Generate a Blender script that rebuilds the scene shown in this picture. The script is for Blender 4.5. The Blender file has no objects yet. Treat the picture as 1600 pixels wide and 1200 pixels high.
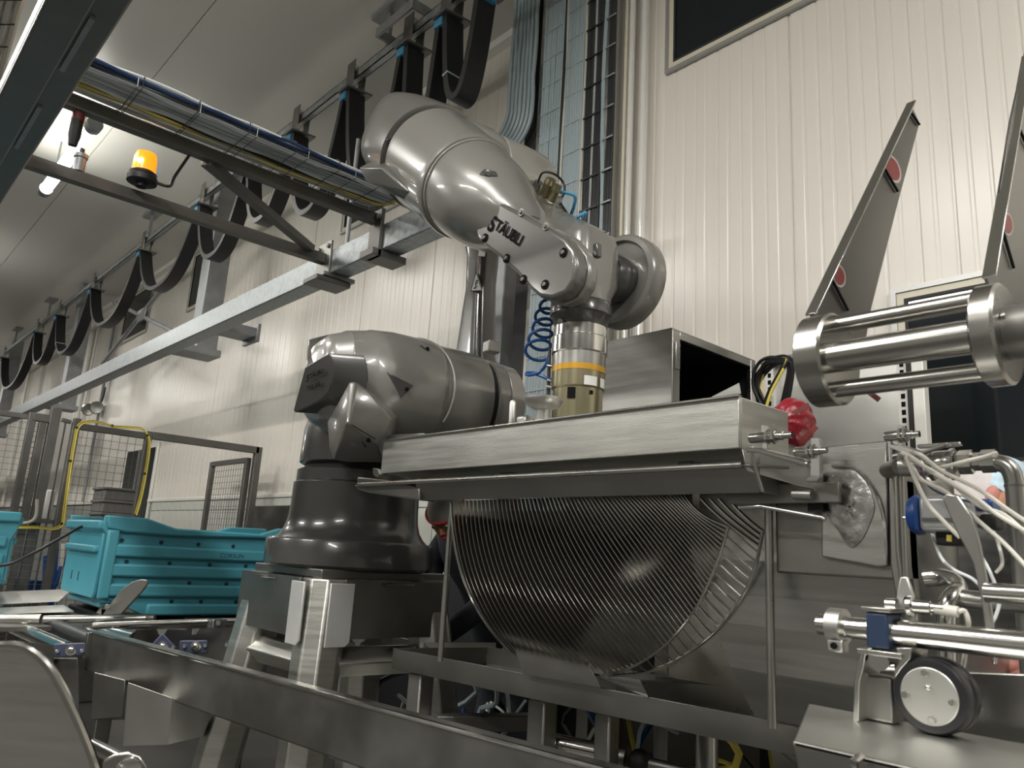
import bpy, bmesh, math, random
from mathutils import Vector, Matrix
random.seed(7)
SC = bpy.context.scene
COL = SC.collection
# ------------------------------------------------------------------ camera
FPX = 1200.0
_up = Vector((316, 5320, -1200)).normalized()
_v1 = Vector((-314-800, 600-804.6, -FPX)); _v1 = (_v1 - _up*_v1.dot(_up)).normalized()
_X = -_v1; _Z = _up; _Y = _Z.cross(_X)
RC = Matrix((_X, _Y, _Z))            # world = RC @ camera
CAM = Vector((0, 0, 1.5))
cd = bpy.data.cameras.new('camera'); cam = bpy.data.objects.new('camera', cd); COL.objects.link(cam)
cam.matrix_world = Matrix.Translation(CAM) @ RC.to_4x4()
cd.sensor_fit = 'HORIZONTAL'; cd.sensor_width = 36; cd.lens = 36*FPX/1600; cd.clip_start = .02; cd.clip_end = 200
cd.dof.use_dof = True; cd.dof.focus_distance = 2.6; cd.dof.aperture_fstop = 11
SC.camera = cam
def ray(px, py): return RC @ Vector((px-800, 600-py, -FPX)) / FPX
def AT(px, py, d): return CAM + ray(px, py)*d
def _on(px, py, k, v):
    r = ray(px, py); return CAM + r*((v-CAM[k])/r[k])
def OX(px, py, v): return _on(px, py, 0, v)
def OY(px, py, v): return _on(px, py, 1, v)
def OZ(px, py, v): return _on(px, py, 2, v)
# ------------------------------------------------------------------ world, view
W = bpy.data.worlds.new('world'); SC.world = W; W.use_nodes = True
W.node_tree.nodes['Background'].inputs[0].default_value = (.9, .95, 1, 1)
W.node_tree.nodes['Background'].inputs[1].default_value = .02
SC.view_settings.view_transform = 'Standard'; SC.view_settings.look = 'None'
SC.view_settings.exposure = 0.30; SC.view_settings.gamma = 1; SC.view_settings.use_curve_mapping = False
LAMP_POWER = 85.0
# positions (x, y) of the tubular lamps under the ceiling, each running along x
LAMPS = [(-7.75, 1.21), (-10.5, -.9), (-5.6, -.9), (-1.6, -1.2), (2.0, -1.2), (2.6, 1.2), (-7.5, -3.6), (-3.2, -3.6), (.8, -3.6), (-12.6, .45), (-18.5, .6), (-23, .9)]
LAMP_Z = 4.86
# ------------------------------------------------------------------ materials
def mat(name, col, metal=0, rough=.5, var=0, vs=4, bump=0, bs=60, stretch=None, coat=0, spec=None, emit=None, es=0, rvar=0, trans=0, alpha=1, dirt=None):
    m = bpy.data.materials.new(name); m.use_nodes = True
    nt = m.node_tree; b = nt.nodes['Principled BSDF']
    c = tuple(col)+(1,)
    b.inputs['Base Color'].default_value = c; b.inputs['Metallic'].default_value = metal; b.inputs['Roughness'].default_value = rough
    if coat: b.inputs['Coat Weight'].default_value = coat; b.inputs['Coat Roughness'].default_value = .08
    if spec is not None: b.inputs['Specular IOR Level'].default_value = spec
    if trans: b.inputs['Transmission Weight'].default_value = trans
    if alpha < 1: b.inputs['Alpha'].default_value = alpha
    if emit: b.inputs['Emission Color'].default_value = tuple(emit)+(1,); b.inputs['Emission Strength'].default_value = es
    L = nt.links.new
    tc = nt.nodes.new('ShaderNodeTexCoord'); mp = nt.nodes.new('ShaderNodeMapping'); L(tc.outputs['Object'], mp.inputs[0])
    if stretch: mp.inputs['Scale'].default_value = stretch
    if var or rvar:
        n = nt.nodes.new('ShaderNodeTexNoise'); n.inputs['Scale'].default_value = vs; n.inputs['Detail'].default_value = 6
        L(mp.outputs[0], n.inputs['Vector'])
        if var:
            r = nt.nodes.new('ShaderNodeMapRange'); r.inputs[1].default_value = .25; r.inputs[2].default_value = .75
            r.inputs[3].default_value = 1-var; r.inputs[4].default_value = 1+var
            L(n.outputs[0], r.inputs[0])
            x = nt.nodes.new('ShaderNodeMix'); x.data_type = 'RGBA'; x.blend_type = 'MULTIPLY'; x.inputs[0].default_value = 1
            x.inputs[6].default_value = c; L(r.outputs[0], x.inputs[7]); L(x.outputs[2], b.inputs['Base Color'])
        if rvar:
            r2 = nt.nodes.new('ShaderNodeMapRange'); r2.inputs[1].default_value = .25; r2.inputs[2].default_value = .75
            r2.inputs[3].default_value = max(.03, rough-rvar); r2.inputs[4].default_value = rough+rvar
            L(n.outputs[0], r2.inputs[0]); L(r2.outputs[0], b.inputs['Roughness'])
    if bump:
        n2 = nt.nodes.new('ShaderNodeTexNoise'); n2.inputs['Scale'].default_value = bs; n2.inputs['Detail'].default_value = 3
        L(mp.outputs[0], n2.inputs['Vector'])
        bp = nt.nodes.new('ShaderNodeBump'); bp.inputs['Strength'].default_value = bump; bp.inputs['Distance'].default_value = .004
        L(n2.outputs[0], bp.inputs['Height']); L(bp.outputs[0], b.inputs['Normal'])
    return m
M = {}
M['wall'] = mat('wall_panel_paint', (.74, .705, .645), 0, .30, .03, 1.5, .12, 9, (9, 1, .5))
M['wall2'] = mat('wall_panel_cream', (.71, .67, .61), 0, .28, .03, 1.5, .06, 9, (6, 1, .5))
M['plainwall'] = mat('plain_wall_paint', (.6, .58, .53), 0, .5, .04, 2)
M['ceil'] = mat('ceiling_panel_paint', (.70, .70, .66), 0, .38, .03, .8)
M['joint'] = mat('joint_grey', (.45, .45, .42), 0, .6)
M['trim'] = mat('white_trim_profile', (.78, .77, .72), 0, .3)
M['gloss'] = mat('glossy_white_pipe', (.80, .79, .76), .2, .12)
M['floor'] = mat('resin_floor', (.055, .053, .05), 0, .35, .3, 3, .2, 80)
M['tile'] = mat('glazed_tile', (.62, .63, .58), 0, .2, .05, 3)
M['grout'] = mat('tile_grout', (.25, .25, .23), 0, .8)
M['glass'] = mat('dark_window_glass', (.012, .016, .018), 0, .05, spec=.35)
M['alu'] = mat('window_frame_alu', (.40, .40, .39), .7, .4)
M['gasket'] = mat('black_gasket', (.015, .015, .015), 0, .6)
M['cream'] = mat('cream_frame', (.62, .58, .46), 0, .35)
M['galv'] = mat('galvanised_steel', (.37, .395, .41), .75, .45, .3, 26, .12, 30, rvar=.1)
M['galvd'] = mat('galvanised_post', (.30, .31, .32), .5, .5, .15, 9)
M['dsteel'] = mat('grey_steel_frame', (.16, .155, .145), .6, .42, .15, 8, rvar=.06)
M['ss'] = mat('brushed_stainless', (.53, .525, .50), 1, .34, .10, 5, .07, 40, (1, 1, 14), rvar=.07)
M['ssx'] = mat('satin_stainless', (.44, .435, .41), 1, .30, .12, 6, .05, 60, rvar=.08)
M['ssd'] = mat('worn_stainless', (.28, .275, .258), 1, .38, .16, 5, .06, 30, rvar=.1)
M['ssp'] = mat('polished_stainless', (.60, .595, .57), 1, .16, .06, 8, rvar=.05)
M['sspl'] = mat('pale_stainless', (.56, .555, .53), 1, .42, .08, 7, rvar=.05)
M['rod'] = mat('grid_rod_stainless', (.66, .65, .62), 1, .22)
M['shaftm'] = mat('worn_shaft_steel', (.42, .41, .385), 1, .24, .12, 8, rvar=.07)
M['platew'] = mat('bare_bright_plate', (.86, .86, .85), .8, .5, .05, 12)
M['ssk'] = mat('dull_kettle_steel', (.22, .215, .2), 1, .4, .1, 5)
M['robotm'] = mat('robot_cover_paint', (.115, .112, .104), .15, .30, .03, 6, .02, 200, coat=.5)
M['lid'] = mat('pale_brushed_stainless', (.64, .64, .60), 1, .38, .10, 5, .07, 40, (1, 1, 14), rvar=.06)
M['gap_shade'] = mat('rod_gap_shade', (.07, .068, .062), 1, .45)
M['cblack'] = mat('cable_black', (.03, .032, .035), 0, .3)
M['frontwall'] = mat('dim_hall_wall', (.30, .30, .28), 0, .6, .1, .4)
M['robot'] = mat('robot_grey_paint', (.19, .185, .170), .15, .30, .03, 6, .02, 200, coat=.6)
M['robotd'] = mat('robot_dark_paint', (.058, .058, .056), .1, .26, .05, 6, .05, 160, coat=.5)
M['robotl'] = mat('robot_light_paint', (.30, .29, .265), .15, .30, .03, 6, coat=.6)
M['black'] = mat('black_rubber', (.012, .012, .013), 0, .45, .2, 20)
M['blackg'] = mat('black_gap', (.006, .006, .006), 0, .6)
M['ink'] = mat('black_ink', (.006, .006, .006), 0, .8, spec=.1)
M['tyre'] = mat('wheel_rubber', (.010, .010, .012), 0, .32)
M['cblue'] = mat('cable_blue_grey', (.36, .44, .47), 0, .42)
M['cgrey'] = mat('cable_grey', (.40, .43, .44), 0, .3)
M['cgrey2'] = mat('cable_mid_grey', (.66, .70, .71), 0, .3)
M['cwhite'] = mat('cable_white', (.62, .60, .54), 0, .4)
M['cyel'] = mat('cable_yellow', (.85, .70, .14), 0, .4)
M['cnavy'] = mat('cable_navy', (.03, .055, .13), 0, .4)
M['yell'] = mat('yellow_cable_sheath', (.42, .34, .05), 0, .45)
M['clip'] = mat('blue_clamp_plastic', (.06, .27, .46), 0, .4)
M['hose'] = mat('blue_air_hose', (.015, .075, .24), 0, .25)
M['bluep'] = mat('blue_plastic_cap', (.01, .055, .23), 0, .35)
M['navyp'] = mat('navy_plastic_block', (.02, .036, .075), 0, .35)
M['bearing'] = mat('blue_grey_bearing', (.07, .085, .14), 0, .4)
M['act'] = mat('actuator_aluminium', (.52, .53, .54), .6, .35)
M['teal'] = mat('teal_crate_plastic', (.075, .32, .40), 0, .42, .06, 6)
M['teald'] = mat('drain_hole_dark', (.005, .04, .055), 0, .6)
M['amber'] = mat('amber_beacon_lens', (.9, .28, .01), 0, .25, emit=(1, .26, .01), es=1.1)
M['amberh'] = mat('beacon_bulb', (1, .7, .2), 0, .3, emit=(1, .62, .15), es=14)
M['lampglow'] = mat('lamp_tube_glow', (1, 1, 1), 0, .4, emit=(1, .97, .88), es=13)
M['red'] = mat('red_plastic_film', (.27, .013, .025), 0, .28, .2, 25, .8, 40)
M['tag'] = mat('brown_red_tag', (.16, .025, .02), 0, .4, .1, 20)
M['sticker'] = mat('red_sticker', (.26, .035, .035), 0, .45, .15, 30)
M['stickw'] = mat('pale_sticker_edge', (.52, .49, .47), 0, .5, .1, 25)
M['white'] = mat('white_paint', (.72, .71, .68), 0, .4, .03, 5)
M['label'] = mat('white_paper_label', (.66, .66, .63), 0, .5)
M['bronze'] = mat('olive_anodised', (.34, .31, .20), .9, .28, .08, 9)
M['gold'] = mat('amber_ring', (.60, .33, .04), .4, .3)
M['skin'] = mat('skin', (.38, .17, .10), 0, .5, .08, 20)
M['skinp'] = mat('glove_pink', (.50, .20, .16), 0, .5, .08, 25)
M['navyc'] = mat('navy_workwear', (.018, .021, .030), 0, .85, .15, 14, .3, 120)
M['beard'] = mat('dark_beard', (.015, .010, .008), 0, .8, .2, 60)
M['net'] = mat('blue_floral_cap', (.42, .55, .64), 0, .7, .35, 45)
M['netw'] = mat('white_hair_net', (.56, .52, .52), 0, .7, .12, 45)
M['capg'] = mat('grey_cap_cloth', (.22, .215, .19), 0, .8, .06, 20)
M['capr'] = mat('red_piping', (.42, .02, .03), 0, .7)
M['boxgrey'] = mat('grey_crate_plastic', (.14, .135, .13), 0, .6, .1, 20)
M['lockb'] = mat('blue_handle', (.02, .10, .36), 0, .4)
M['ysteel'] = mat('yellow_strap', (.55, .40, .04), 0, .5)
M['cabin'] = mat('cabinet_and_backdrop_black', (.01, .01, .012), 0, .5)
M['film'] = mat('ground_metal_patch', (.55, .55, .53), 1, .33, .3, 30, .4, 70, rvar=.12)
M['orange'] = mat('amber_sticker', (.55, .17, .03), 0, .4)
# ------------------------------------------------------------------ mesh builder
OFF = {}
class MB:
    def __init__(s): s.v = []; s.f = []
    def add(s, vs, fs):
        k = len(s.v); s.v += [Vector(v) for v in vs]; s.f += [tuple(i+k for i in f) for f in fs]; return s
    def box(s, c, size, ax=None):
        c = Vector(c); a = ax or (Vector((1,0,0)), Vector((0,1,0)), Vector((0,0,1)))
        vs = [c + a[0]*(i*size[0]/2) + a[1]*(j*size[1]/2) + a[2]*(k*size[2]/2) for i in (-1,1) for j in (-1,1) for k in (-1,1)]
        return s.add(vs, [(0,1,3,2),(4,6,7,5),(0,4,5,1),(2,3,7,6),(0,2,6,4),(1,5,7,3)])
    def bx(s, x0, x1, y0, y1, z0, z1):
        return s.box(((x0+x1)/2,(y0+y1)/2,(z0+z1)/2), (abs(x1-x0),abs(y1-y0),abs(z1-z0)))
    def prism(s, pts, vec):
        pts = [Vector(p) for p in pts]; n = len(pts); vec = Vector(vec)
        return s.add(pts+[p+vec for p in pts], [tuple(range(n))[::-1], tuple(range(n,2*n))]+[(i,(i+1)%n,n+(i+1)%n,n+i) for i in range(n)])
    def loft(s, rings, caps=True, closed=True):
        n = len(rings[0]); vs = [p for r in rings for p in r]; fs = []
        for k in range(len(rings)-1):
            for i in range(n if closed else n-1):
                j = (i+1) % n; fs.append((k*n+i, k*n+j, (k+1)*n+j, (k+1)*n+i))
        if caps: fs += [tuple(range(n))[::-1], tuple(range((len(rings)-1)*n, len(rings)*n))]
        return s.add(vs, fs)
    def lathe(s, o, axis, prof, n=32, ref=None, a0=0):
        o = Vector(o); a = Vector(axis).normalized()
        u = Vector(ref) if ref else (Vector((0,0,1)) if abs(a.z) < .9 else Vector((1,0,0)))
        u = (u - a*u.dot(a)).normalized(); w = a.cross(u)
        rings = [[o + a*h + (u*math.cos(a0+2*math.pi*i/n) + w*math.sin(a0+2*math.pi*i/n))*max(r,1e-4) for i in range(n)] for r, h in prof]
        return s.loft(rings)
    def cyl(s, p, q, r, n=24, r2=None):
        p = Vector(p); q = Vector(q); d = q-p
        return s.lathe(p, d, [(r,0),(r if r2 is None else r2, d.length)], n)
    def tube(s, path, r, n=8, caps=True):
        P = [Vector(p) for p in path]; N = len(P); rings = []
        t0 = (P[1]-P[0]).normalized(); u = t0.orthogonal().normalized()
        for i, p in enumerate(P):
            t = (P[min(i+1,N-1)]-P[max(i-1,0)]).normalized()
            u = (u - t*u.dot(t)).normalized(); w = t.cross(u)
            rr = r[i] if isinstance(r, (list, tuple)) else r
            rings.append([p + (u*math.cos(2*math.pi*k/n)+w*math.sin(2*math.pi*k/n))*rr for k in range(n)])
        return s.loft(rings, caps)
    def band(s, path, w, t):
        # rectangular section: half vectors w (constant or per point) and t
        P = [Vector(p) for p in path]; rings = []
        for i, p in enumerate(P):
            ww = Vector(w[i]) if isinstance(w, list) else Vector(w); tt = Vector(t[i]) if isinstance(t, list) else Vector(t)
            rings.append([p-ww-tt, p+ww-tt, p+ww+tt, p-ww+tt])
        return s.loft(rings)
    def hull(s, pts):
        bm = bmesh.new()
        for p in pts: bm.verts.new(Vector(p))
        r = bmesh.ops.convex_hull(bm, input=bm.verts)
        bmesh.ops.delete(bm, geom=[g for g in r['geom_interior'] if isinstance(g, bmesh.types.BMVert)], context='VERTS')
        bmesh.ops.dissolve_limit(bm, angle_limit=.03, verts=bm.verts[:], edges=bm.edges[:])
        bm.verts.index_update()
        s.add([v.co.copy() for v in bm.verts], [tuple(v.index for v in f.verts) for f in bm.faces]); bm.free(); return s
    def ball(s, c, r, n=16, m=10, sc=(1,1,1), ax=None):
        c = Vector(c); a = ax or (Vector((1,0,0)), Vector((0,1,0)), Vector((0,0,1)))
        rings = []
        for i in range(m+1):
            th = math.pi*i/m; rr = max(math.sin(th), 1e-3)
            rings.append([c + (a[0]*(math.cos(2*math.pi*k/n)*rr*sc[0]) + a[1]*(math.sin(2*math.pi*k/n)*rr*sc[1]) + a[2]*(-math.cos(th)*sc[2]))*r for k in range(n)])
        return s.loft(rings)
    def build(s, name, m, parent=None, smooth=True, bev=0, subd=0, seg=2):
        me = bpy.data.meshes.new(name)
        if parent is not None: off = OFF[parent]
        else:
            lo = [min(v[k] for v in s.v) for k in range(3)]; hi = [max(v[k] for v in s.v) for k in range(3)]
            off = Vector(((lo[0]+hi[0])/2, (lo[1]+hi[1])/2, lo[2]))
        me.from_pydata([v-off for v in s.v], [], s.f)
        bm = bmesh.new(); bm.from_mesh(me); bmesh.ops.recalc_face_normals(bm, faces=bm.faces); bm.to_mesh(me); bm.free()
        me.materials.append(M[m] if isinstance(m, str) else m)
        o = bpy.data.objects.new(name, me); COL.objects.link(o)
        if parent is not None: o.parent = parent
        else: o.location = off
        OFF[o] = off.copy()
        if bev:
            b = o.modifiers.new('bevel', 'BEVEL'); b.width = bev; b.segments = seg; b.limit_method = 'ANGLE'; b.angle_limit = .6
        if subd:
            b = o.modifiers.new('subsurf', 'SUBSURF'); b.levels = subd; b.render_levels = subd
        if smooth:
            me.polygons.foreach_set('use_smooth', [True]*len(me.polygons))
            try: me.set_sharp_from_angle(angle=math.radians(38))
            except Exception: pass
        return o
def thing(name, label, cat, loc, group=None):
    o = bpy.data.objects.new(name, None); COL.objects.link(o); o.location = Vector(loc); o.empty_display_size = .05
    o['label'] = label; o['category'] = cat
    if group: o['group'] = group
    OFF[o] = Vector(loc); return o
def tag(o, label, cat, group=None):
    o['label'] = label; o['category'] = cat
    if group: o['group'] = group
    return o
def struct(o): o['kind'] = 'structure'; return o
def sroot(name, loc=(0,0,0)):
    o = bpy.data.objects.new(name, None); COL.objects.link(o); o.location = Vector(loc); o.empty_display_size = .1
    OFF[o] = Vector(loc); o['kind'] = 'structure'; return o
def bez(p0, p1, p2, p3, n=12):
    p0, p1, p2, p3 = map(Vector, (p0, p1, p2, p3)); out = []
    for i in range(n+1):
        t = i/n; u = 1-t; out.append(p0*u**3 + p1*3*u*u*t + p2*3*u*t*t + p3*t**3)
    return out
def spline(pts, n=6):
    P = [Vector(p) for p in pts]; out = []
    for i in range(len(P)-1):
        a = P[max(i-1,0)]; b = P[i]; c = P[i+1]; d = P[min(i+2,len(P)-1)]
        for k in range(n):
            t = k/n; out.append(.5*((2*b)+(c-a)*t+(2*a-5*b+4*c-d)*t*t+(3*b-a-3*c+d)*t**3))
    out.append(P[-1]); return out
def text_mb(txt, size, o, u, v, depth=.0008, bold=.0):
    cu = bpy.data.curves.new('t', 'FONT'); cu.body = txt; cu.size = size; cu.extrude = 0; cu.offset = size*bold
    ob = bpy.data.objects.new('t', cu); COL.objects.link(ob)
    dg = bpy.context.evaluated_depsgraph_get(); me = bpy.data.meshes.new_from_object(ob.evaluated_get(dg))
    o = Vector(o); u = Vector(u); v = Vector(v); n = u.cross(v).normalized()
    w = max((p.co.x for p in me.vertices), default=0)
    mb = MB().add([o + u*p.co.x + v*p.co.y + n*depth for p in me.vertices], [tuple(f.vertices) for f in me.polygons])
    bpy.data.objects.remove(ob); bpy.data.curves.remove(cu); bpy.data.meshes.remove(me)
    return mb, w
def hexbolt(mb, p, axis, r=.008, h=.006):
    return mb.lathe(p, axis, [(r,0),(r,h),(r*.8,h*1.25)], 6)
from mathutils.bvhtree import BVHTree
_bvh = {}
def surf(o, px, py, off=0):
    if o not in _bvh:
        me = o.data; _bvh[o] = BVHTree.FromPolygons([v.co+OFF[o] for v in me.vertices], [tuple(p.vertices) for p in me.polygons])
    d = ray(px, py).normalized(); h = _bvh[o].ray_cast(CAM, d)
    p = h[0] if h[0] is not None else AT(px, py, 2.6)
    return p-d*off
def pocket(o, pix, m, nm, out=.003, inn=.03, bev=.002):
    P = [surf(o, *q) for q in pix]; c = sum(P, Vector())/len(P); v = (CAM-c).normalized()
    return MB().prism([p+v*out for p in P], -v*(out+inn)).build(nm, m, o, bev=bev)
X1 = Vector((1,0,0)); Y1 = Vector((0,1,0)); Z1 = Vector((0,0,1))
ORD = ['first','second','third','fourth','fifth','sixth','seventh','eighth','ninth','tenth','eleventh','twelfth','thirteenth','fourteenth','fifteenth','sixteenth']
# ================================================================== SETTING
CEIL = 5.25; YW = 3.2; YR = 2.95; XJ = -2.60
struct(MB().bx(-27, 6, -7, 3.4, -.1, 0).build('floor', 'floor', smooth=False))
# ceiling: backing slab with panels hung under it, joints open
cl = sroot('ceiling', (0, 0, CEIL)); cl['kind'] = 'structure'
MB().bx(-27, 6, -7, 3.4, CEIL+.012, CEIL+.1).build('ceiling_backing', 'joint', cl, smooth=False)
pm = None
for k in range(-7, 2):
    y0 = 1.49+1.2*k
    for x0 in (-25.2, -19.2, -13.2, -7.2, -1.2):
        if pm is None:
            pm = MB().box((x0+3, y0+.6, CEIL+.02), (5.992, 1.193, .04)).build('ceiling_panel', 'ceil', cl, smooth=False); pc = (x0, y0)
        else:
            o = pm.copy(); COL.objects.link(o); o.parent = cl; o.location = Vector((x0-pc[0], y0-pc[1], 0))
for k, (y, w) in enumerate(((2.69, .05),)):
    struct(MB().bx(-26.5, 5.5, y-w/2, y+w/2, CEIL-.012, CEIL).build('trim_1', 'trim', smooth=False))
def ribbed(x0, x1, y, z0, z1, mat_, root, pw=1.016):
    """profiled sandwich panels, grooves recessed; each panel one object sharing one mesh"""
    n = 8; pitch = pw/n; first = None; x = x0
    while x < x1-.05:
        if first is None:
            prof = []
            for i in range(n):
                a = i*pitch
                g = .003 if i else .008
                prof += [(a, g), (a+.006, g), (a+.012, 0), (a+pitch*.42, 0), (a+pitch*.46, .0015), (a+pitch*.54, .0015), (a+pitch*.58, 0), (a+pitch-.005, 0)]
            prof.append((pw-.0005, .008))
            vs = [(x+px, y+py, z) for z in (z0, z1) for px, py in prof]; m_ = len(prof)
            first = MB().add(vs, [(i, i+1, m_+i+1, m_+i) for i in range(m_-1)]).build('wall_panel', mat_, root, smooth=False); fx = x
        else:
            o = first.copy(); COL.objects.link(o); o.parent = root; o.location = Vector((x-fx, 0, 0))
        x += pw
wb = sroot('wall_back', (-14, YW, 0)); wr = sroot('wall_right', (0, YR, 0))
MB().bx(-27, XJ+.3, YW+.014, YW+.2, 0, CEIL).build('wall_core', 'plainwall', wb, smooth=False)
MB().bx(XJ, 6, YR+.014, YR+.26, 0, CEIL).build('wall_core', 'plainwall', wr, smooth=False)
ribbed(-26.9, XJ-.1, YW, 0, CEIL, 'wall', wb)
ribbed(XJ+.06, 5.9, YR, 0, CEIL, 'wall2', wr)
struct(MB().bx(-27.2, -27, -7, 3.4, 0, CEIL).build('wall_left', 'plainwall', smooth=False))
struct(MB().bx(6, 6.2, -7, 3.4, 0, CEIL).build('wall_end', 'frontwall', smooth=False))
struct(MB().bx(-27, 6, -7.2, -7, 0, CEIL).build('wall_front', 'frontwall', smooth=False))
# cove along wall top, corner profile
cv = MB().prism([(-26.9, YW, 5.17), (-26.9, YW-.06, 5.19), (-26.9, YW-.06, CEIL), (-26.9, YW, CEIL)], (24.2, 0, 0)); struct(cv.build('trim_2', 'trim', smooth=False))
struct(MB().bx(XJ-.03, XJ+.05, YR-.02, YR+.2, 0, CEIL).build('trim_3', 'trim', bev=.012))
# tile dado
td = sroot('trim_4', (-9, YW, 0)); MB().bx(-26, -3.7, YW-.012, YW+.0, 0, 1.905).build('tile_backing', 'grout', td, smooth=False)
MB().bx(-26, -3.7, YW-.035, YW, 1.905, 1.945).build('tile_cap', 'trim', td, bev=.008)
t0 = None
for r in range(4):
    for i in range(30):
        x = -10.08+i*.2
        if x > -4.2: continue
        z = 1.8 - (0 if r == 0 else .11+(r-1)*.302)
        h = .1 if r == 0 else .296
        z = 1.803 if r == 0 else 1.803-.302*r
        MBt = None
        key = 'a' if r == 0 else 'b'
        if t0 is None: t0 = {}
        if key not in t0:
            o = MB().bx(x, x+.194, YW-.022, YW-.01, z, z+h).build('tile', 'tile', td, bev=.003, seg=1); t0[key] = (o, x, z)
        else:
            s, sx, sz = t0[key]; o = s.copy(); COL.objects.link(o); o.parent = td; o.location = Vector((x-sx, 0, z-sz))
# windows
def window(n, x0, x1, z0, z1, y, fw=.055):
    r = sroot('window_%d' % n, ((x0+x1)/2, y, z0))
    def frame(a, d0, d1, w, m, nm):
        f = MB()
        f.bx(x0+a, x1-a, y-d1, y-d0, z0+a, z0+a+w); f.bx(x0+a, x1-a, y-d1, y-d0, z1-a-w, z1-a)
        f.bx(x0+a, x0+a+w, y-d1, y-d0, z0+a+w, z1-a-w); f.bx(x1-a-w, x1-a, y-d1, y-d0, z0+a+w, z1-a-w)
        return f.build(nm, m, r, smooth=False)
    frame(0, -.01, .022, .02, 'alu', 'outer_frame'); frame(.02, -.01, .016, fw-.025, 'cream', 'inner_frame'); frame(fw-.005, -.01, .018, .012, 'gasket', 'gasket')
    MB().bx(x0+fw, x1-fw, y-.012, y-.004, z0+fw, z1-fw).build('pane', 'glass', r, smooth=False)
    return r
window(1, -2.21, -.75, 4.04, 5.14, YR)
window(2, -9.96, -9.5, 4.34, 5.15, YW); window(3, -12.85, -11.55, 4.37, 5.15, YW); window(4, -6.06, -4.75, 4.31, 5.09, YW)
w5 = window(5, -1.125, .5, 1.86, 2.59, YR, .052)
MB().bx(-.62, -.6, YR-.024, YR-.002, 1.9, 2.53).build('mullion', 'gasket', w5, smooth=False)
dr = sroot('door_1', (-10.8, YW, 0))
MB().bx(-11.42, -10.18, YW-.03, YW+.0, 0, 2.67).build('door_frame', 'trim', dr, bev=.01)
MB().bx(-11.36, -10.24, YW-.04, YW-.025, .02, 2.6).build('door_opening', 'glass', dr, smooth=False)
MB().bx(-10.84, -10.80, YW-.055, YW-.035, .02, 2.6).build('door_edge', 'alu', dr, smooth=False)
# ================================================================== LAMPS
for i, (lx, ly) in enumerate(LAMPS):
    far = i in (1, 2, 3, 4, 5, 6, 7, 8, 9)
    seen = i == 0
    lab = 'glowing tubular ceiling lamp hanging above the orange beacon' if seen else 'tubular ceiling lamp of the hall, out of the picture'
    t = thing('tubular_lamp', lab, 'lamp', (lx, ly, LAMP_Z), None if seen else 'hall ceiling lamps')
    L2 = .85
    MB().cyl((lx-L2, ly, LAMP_Z), (lx+L2, ly, LAMP_Z), .052, 20).build('glowing_tube', 'lampglow', t)
    for s in (-1, 1):
        MB().lathe((lx+s*L2, ly, LAMP_Z), (s, 0, 0), [(.062, -.02), (.066, .0), (.066, .08), (.058, .09)], 20).build('end_cap', 'galvd', t)
        MB().cyl((lx+s*.5, ly, LAMP_Z+.05), (lx+s*.5, ly, CEIL), .008, 8).build('hanger', 'galvd', t)
    if i not in (0, 1, 9, 10, 11): MB().prism([(lx-L2, ly-.06, LAMP_Z+.05), (lx-L2, ly+.06, LAMP_Z+.05), (lx-L2, ly+.03, LAMP_Z+.09), (lx-L2, ly-.03, LAMP_Z+.09)], (2*L2, 0, 0)).build('reflector', 'galvd', t, smooth=False)
    ld = bpy.data.lights.new('tube_light', 'AREA'); ld.shape = 'RECTANGLE'; ld.size = 1.5; ld.size_y = .16; ld.energy = LAMP_POWER*(.22 if seen else .6 if i in (1, 9, 10, 11) else 1.12 if i in (3, 4, 5) else 1); ld.color = (1, .97, .92)
    lo = bpy.data.objects.new('tube_light', ld); COL.objects.link(lo); lo.parent = t; lo.location = (0, 0, -.06)
# ================================================================== OVERHEAD STEEL
b = MB().bx(-26.5, -2.95, 2.15, 2.16, 3.165, 3.32).bx(-26.5, -2.95, 2.16, 2.28, 3.31, 3.32).bx(-26.5, -2.95, 2.16, 2.28, 3.165, 3.175).bx(-26.5, -2.95, 2.27, 2.28, 3.175, 3.31)
tag(b.build('galvanised_beam', 'galv', bev=.004), 'long galvanised box beam running along the panelled wall behind the robot', 'beam')
cols = [(-7.62, 'nearest hanging grey steel post, beside the narrow wall window'), (-12.99, 'middle hanging grey steel post above the fence'), (-18.35, 'farthest hanging grey steel post at the left edge')]
for x, lab in cols:
    t = thing('hanging_post', lab, 'post', (x, 2.72, 3.26), 'hanging posts along the wall')
    MB().bx(x-.11, x+.11, 2.55, 2.75, 3.33, CEIL-.01).build('post_shaft', 'galvd', t, bev=.006)
    MB().bx(x-.16, x+.16, 2.29, 2.78, 3.26, 3.33).build('bracket', 'galvd', t, bev=.006)
t = thing('wall_bracket', 'short dark steel bracket under the galvanised beam', 'bracket', (-6.4, 2.5, 3.19))
MB().bx(-6.5, -6.25, 2.285, 2.62, 3.22, 3.3).build('bracket_arm', 'galvd', t, bev=.006)
MB().bx(-6.52, -6.23, 2.6, 2.63, 3.18, 3.34).build('bracket_plate', 'galvd', t, bev=.004)
# cross brace between the posts
t = thing('cross_brace', 'thin grey steel cross brace between the two hanging posts', 'brace', (-10, 2.62, 3.3))
a, c = OY(334, 350, 2.62), OY(160, 568, 2.62); MB().tube([a, c], .028, 8).build('brace_rod', 'galvd', t)
a, c = OY(178, 472, 2.62), OY(270, 518, 2.62); MB().tube([a, c], .028, 8).build('brace_rod', 'galvd', t)
p = OY(221, 492, 2.60); MB().box(p, (.3, .01, .16)).build('gusset_plate', 'galvd', t, bev=.003)
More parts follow.
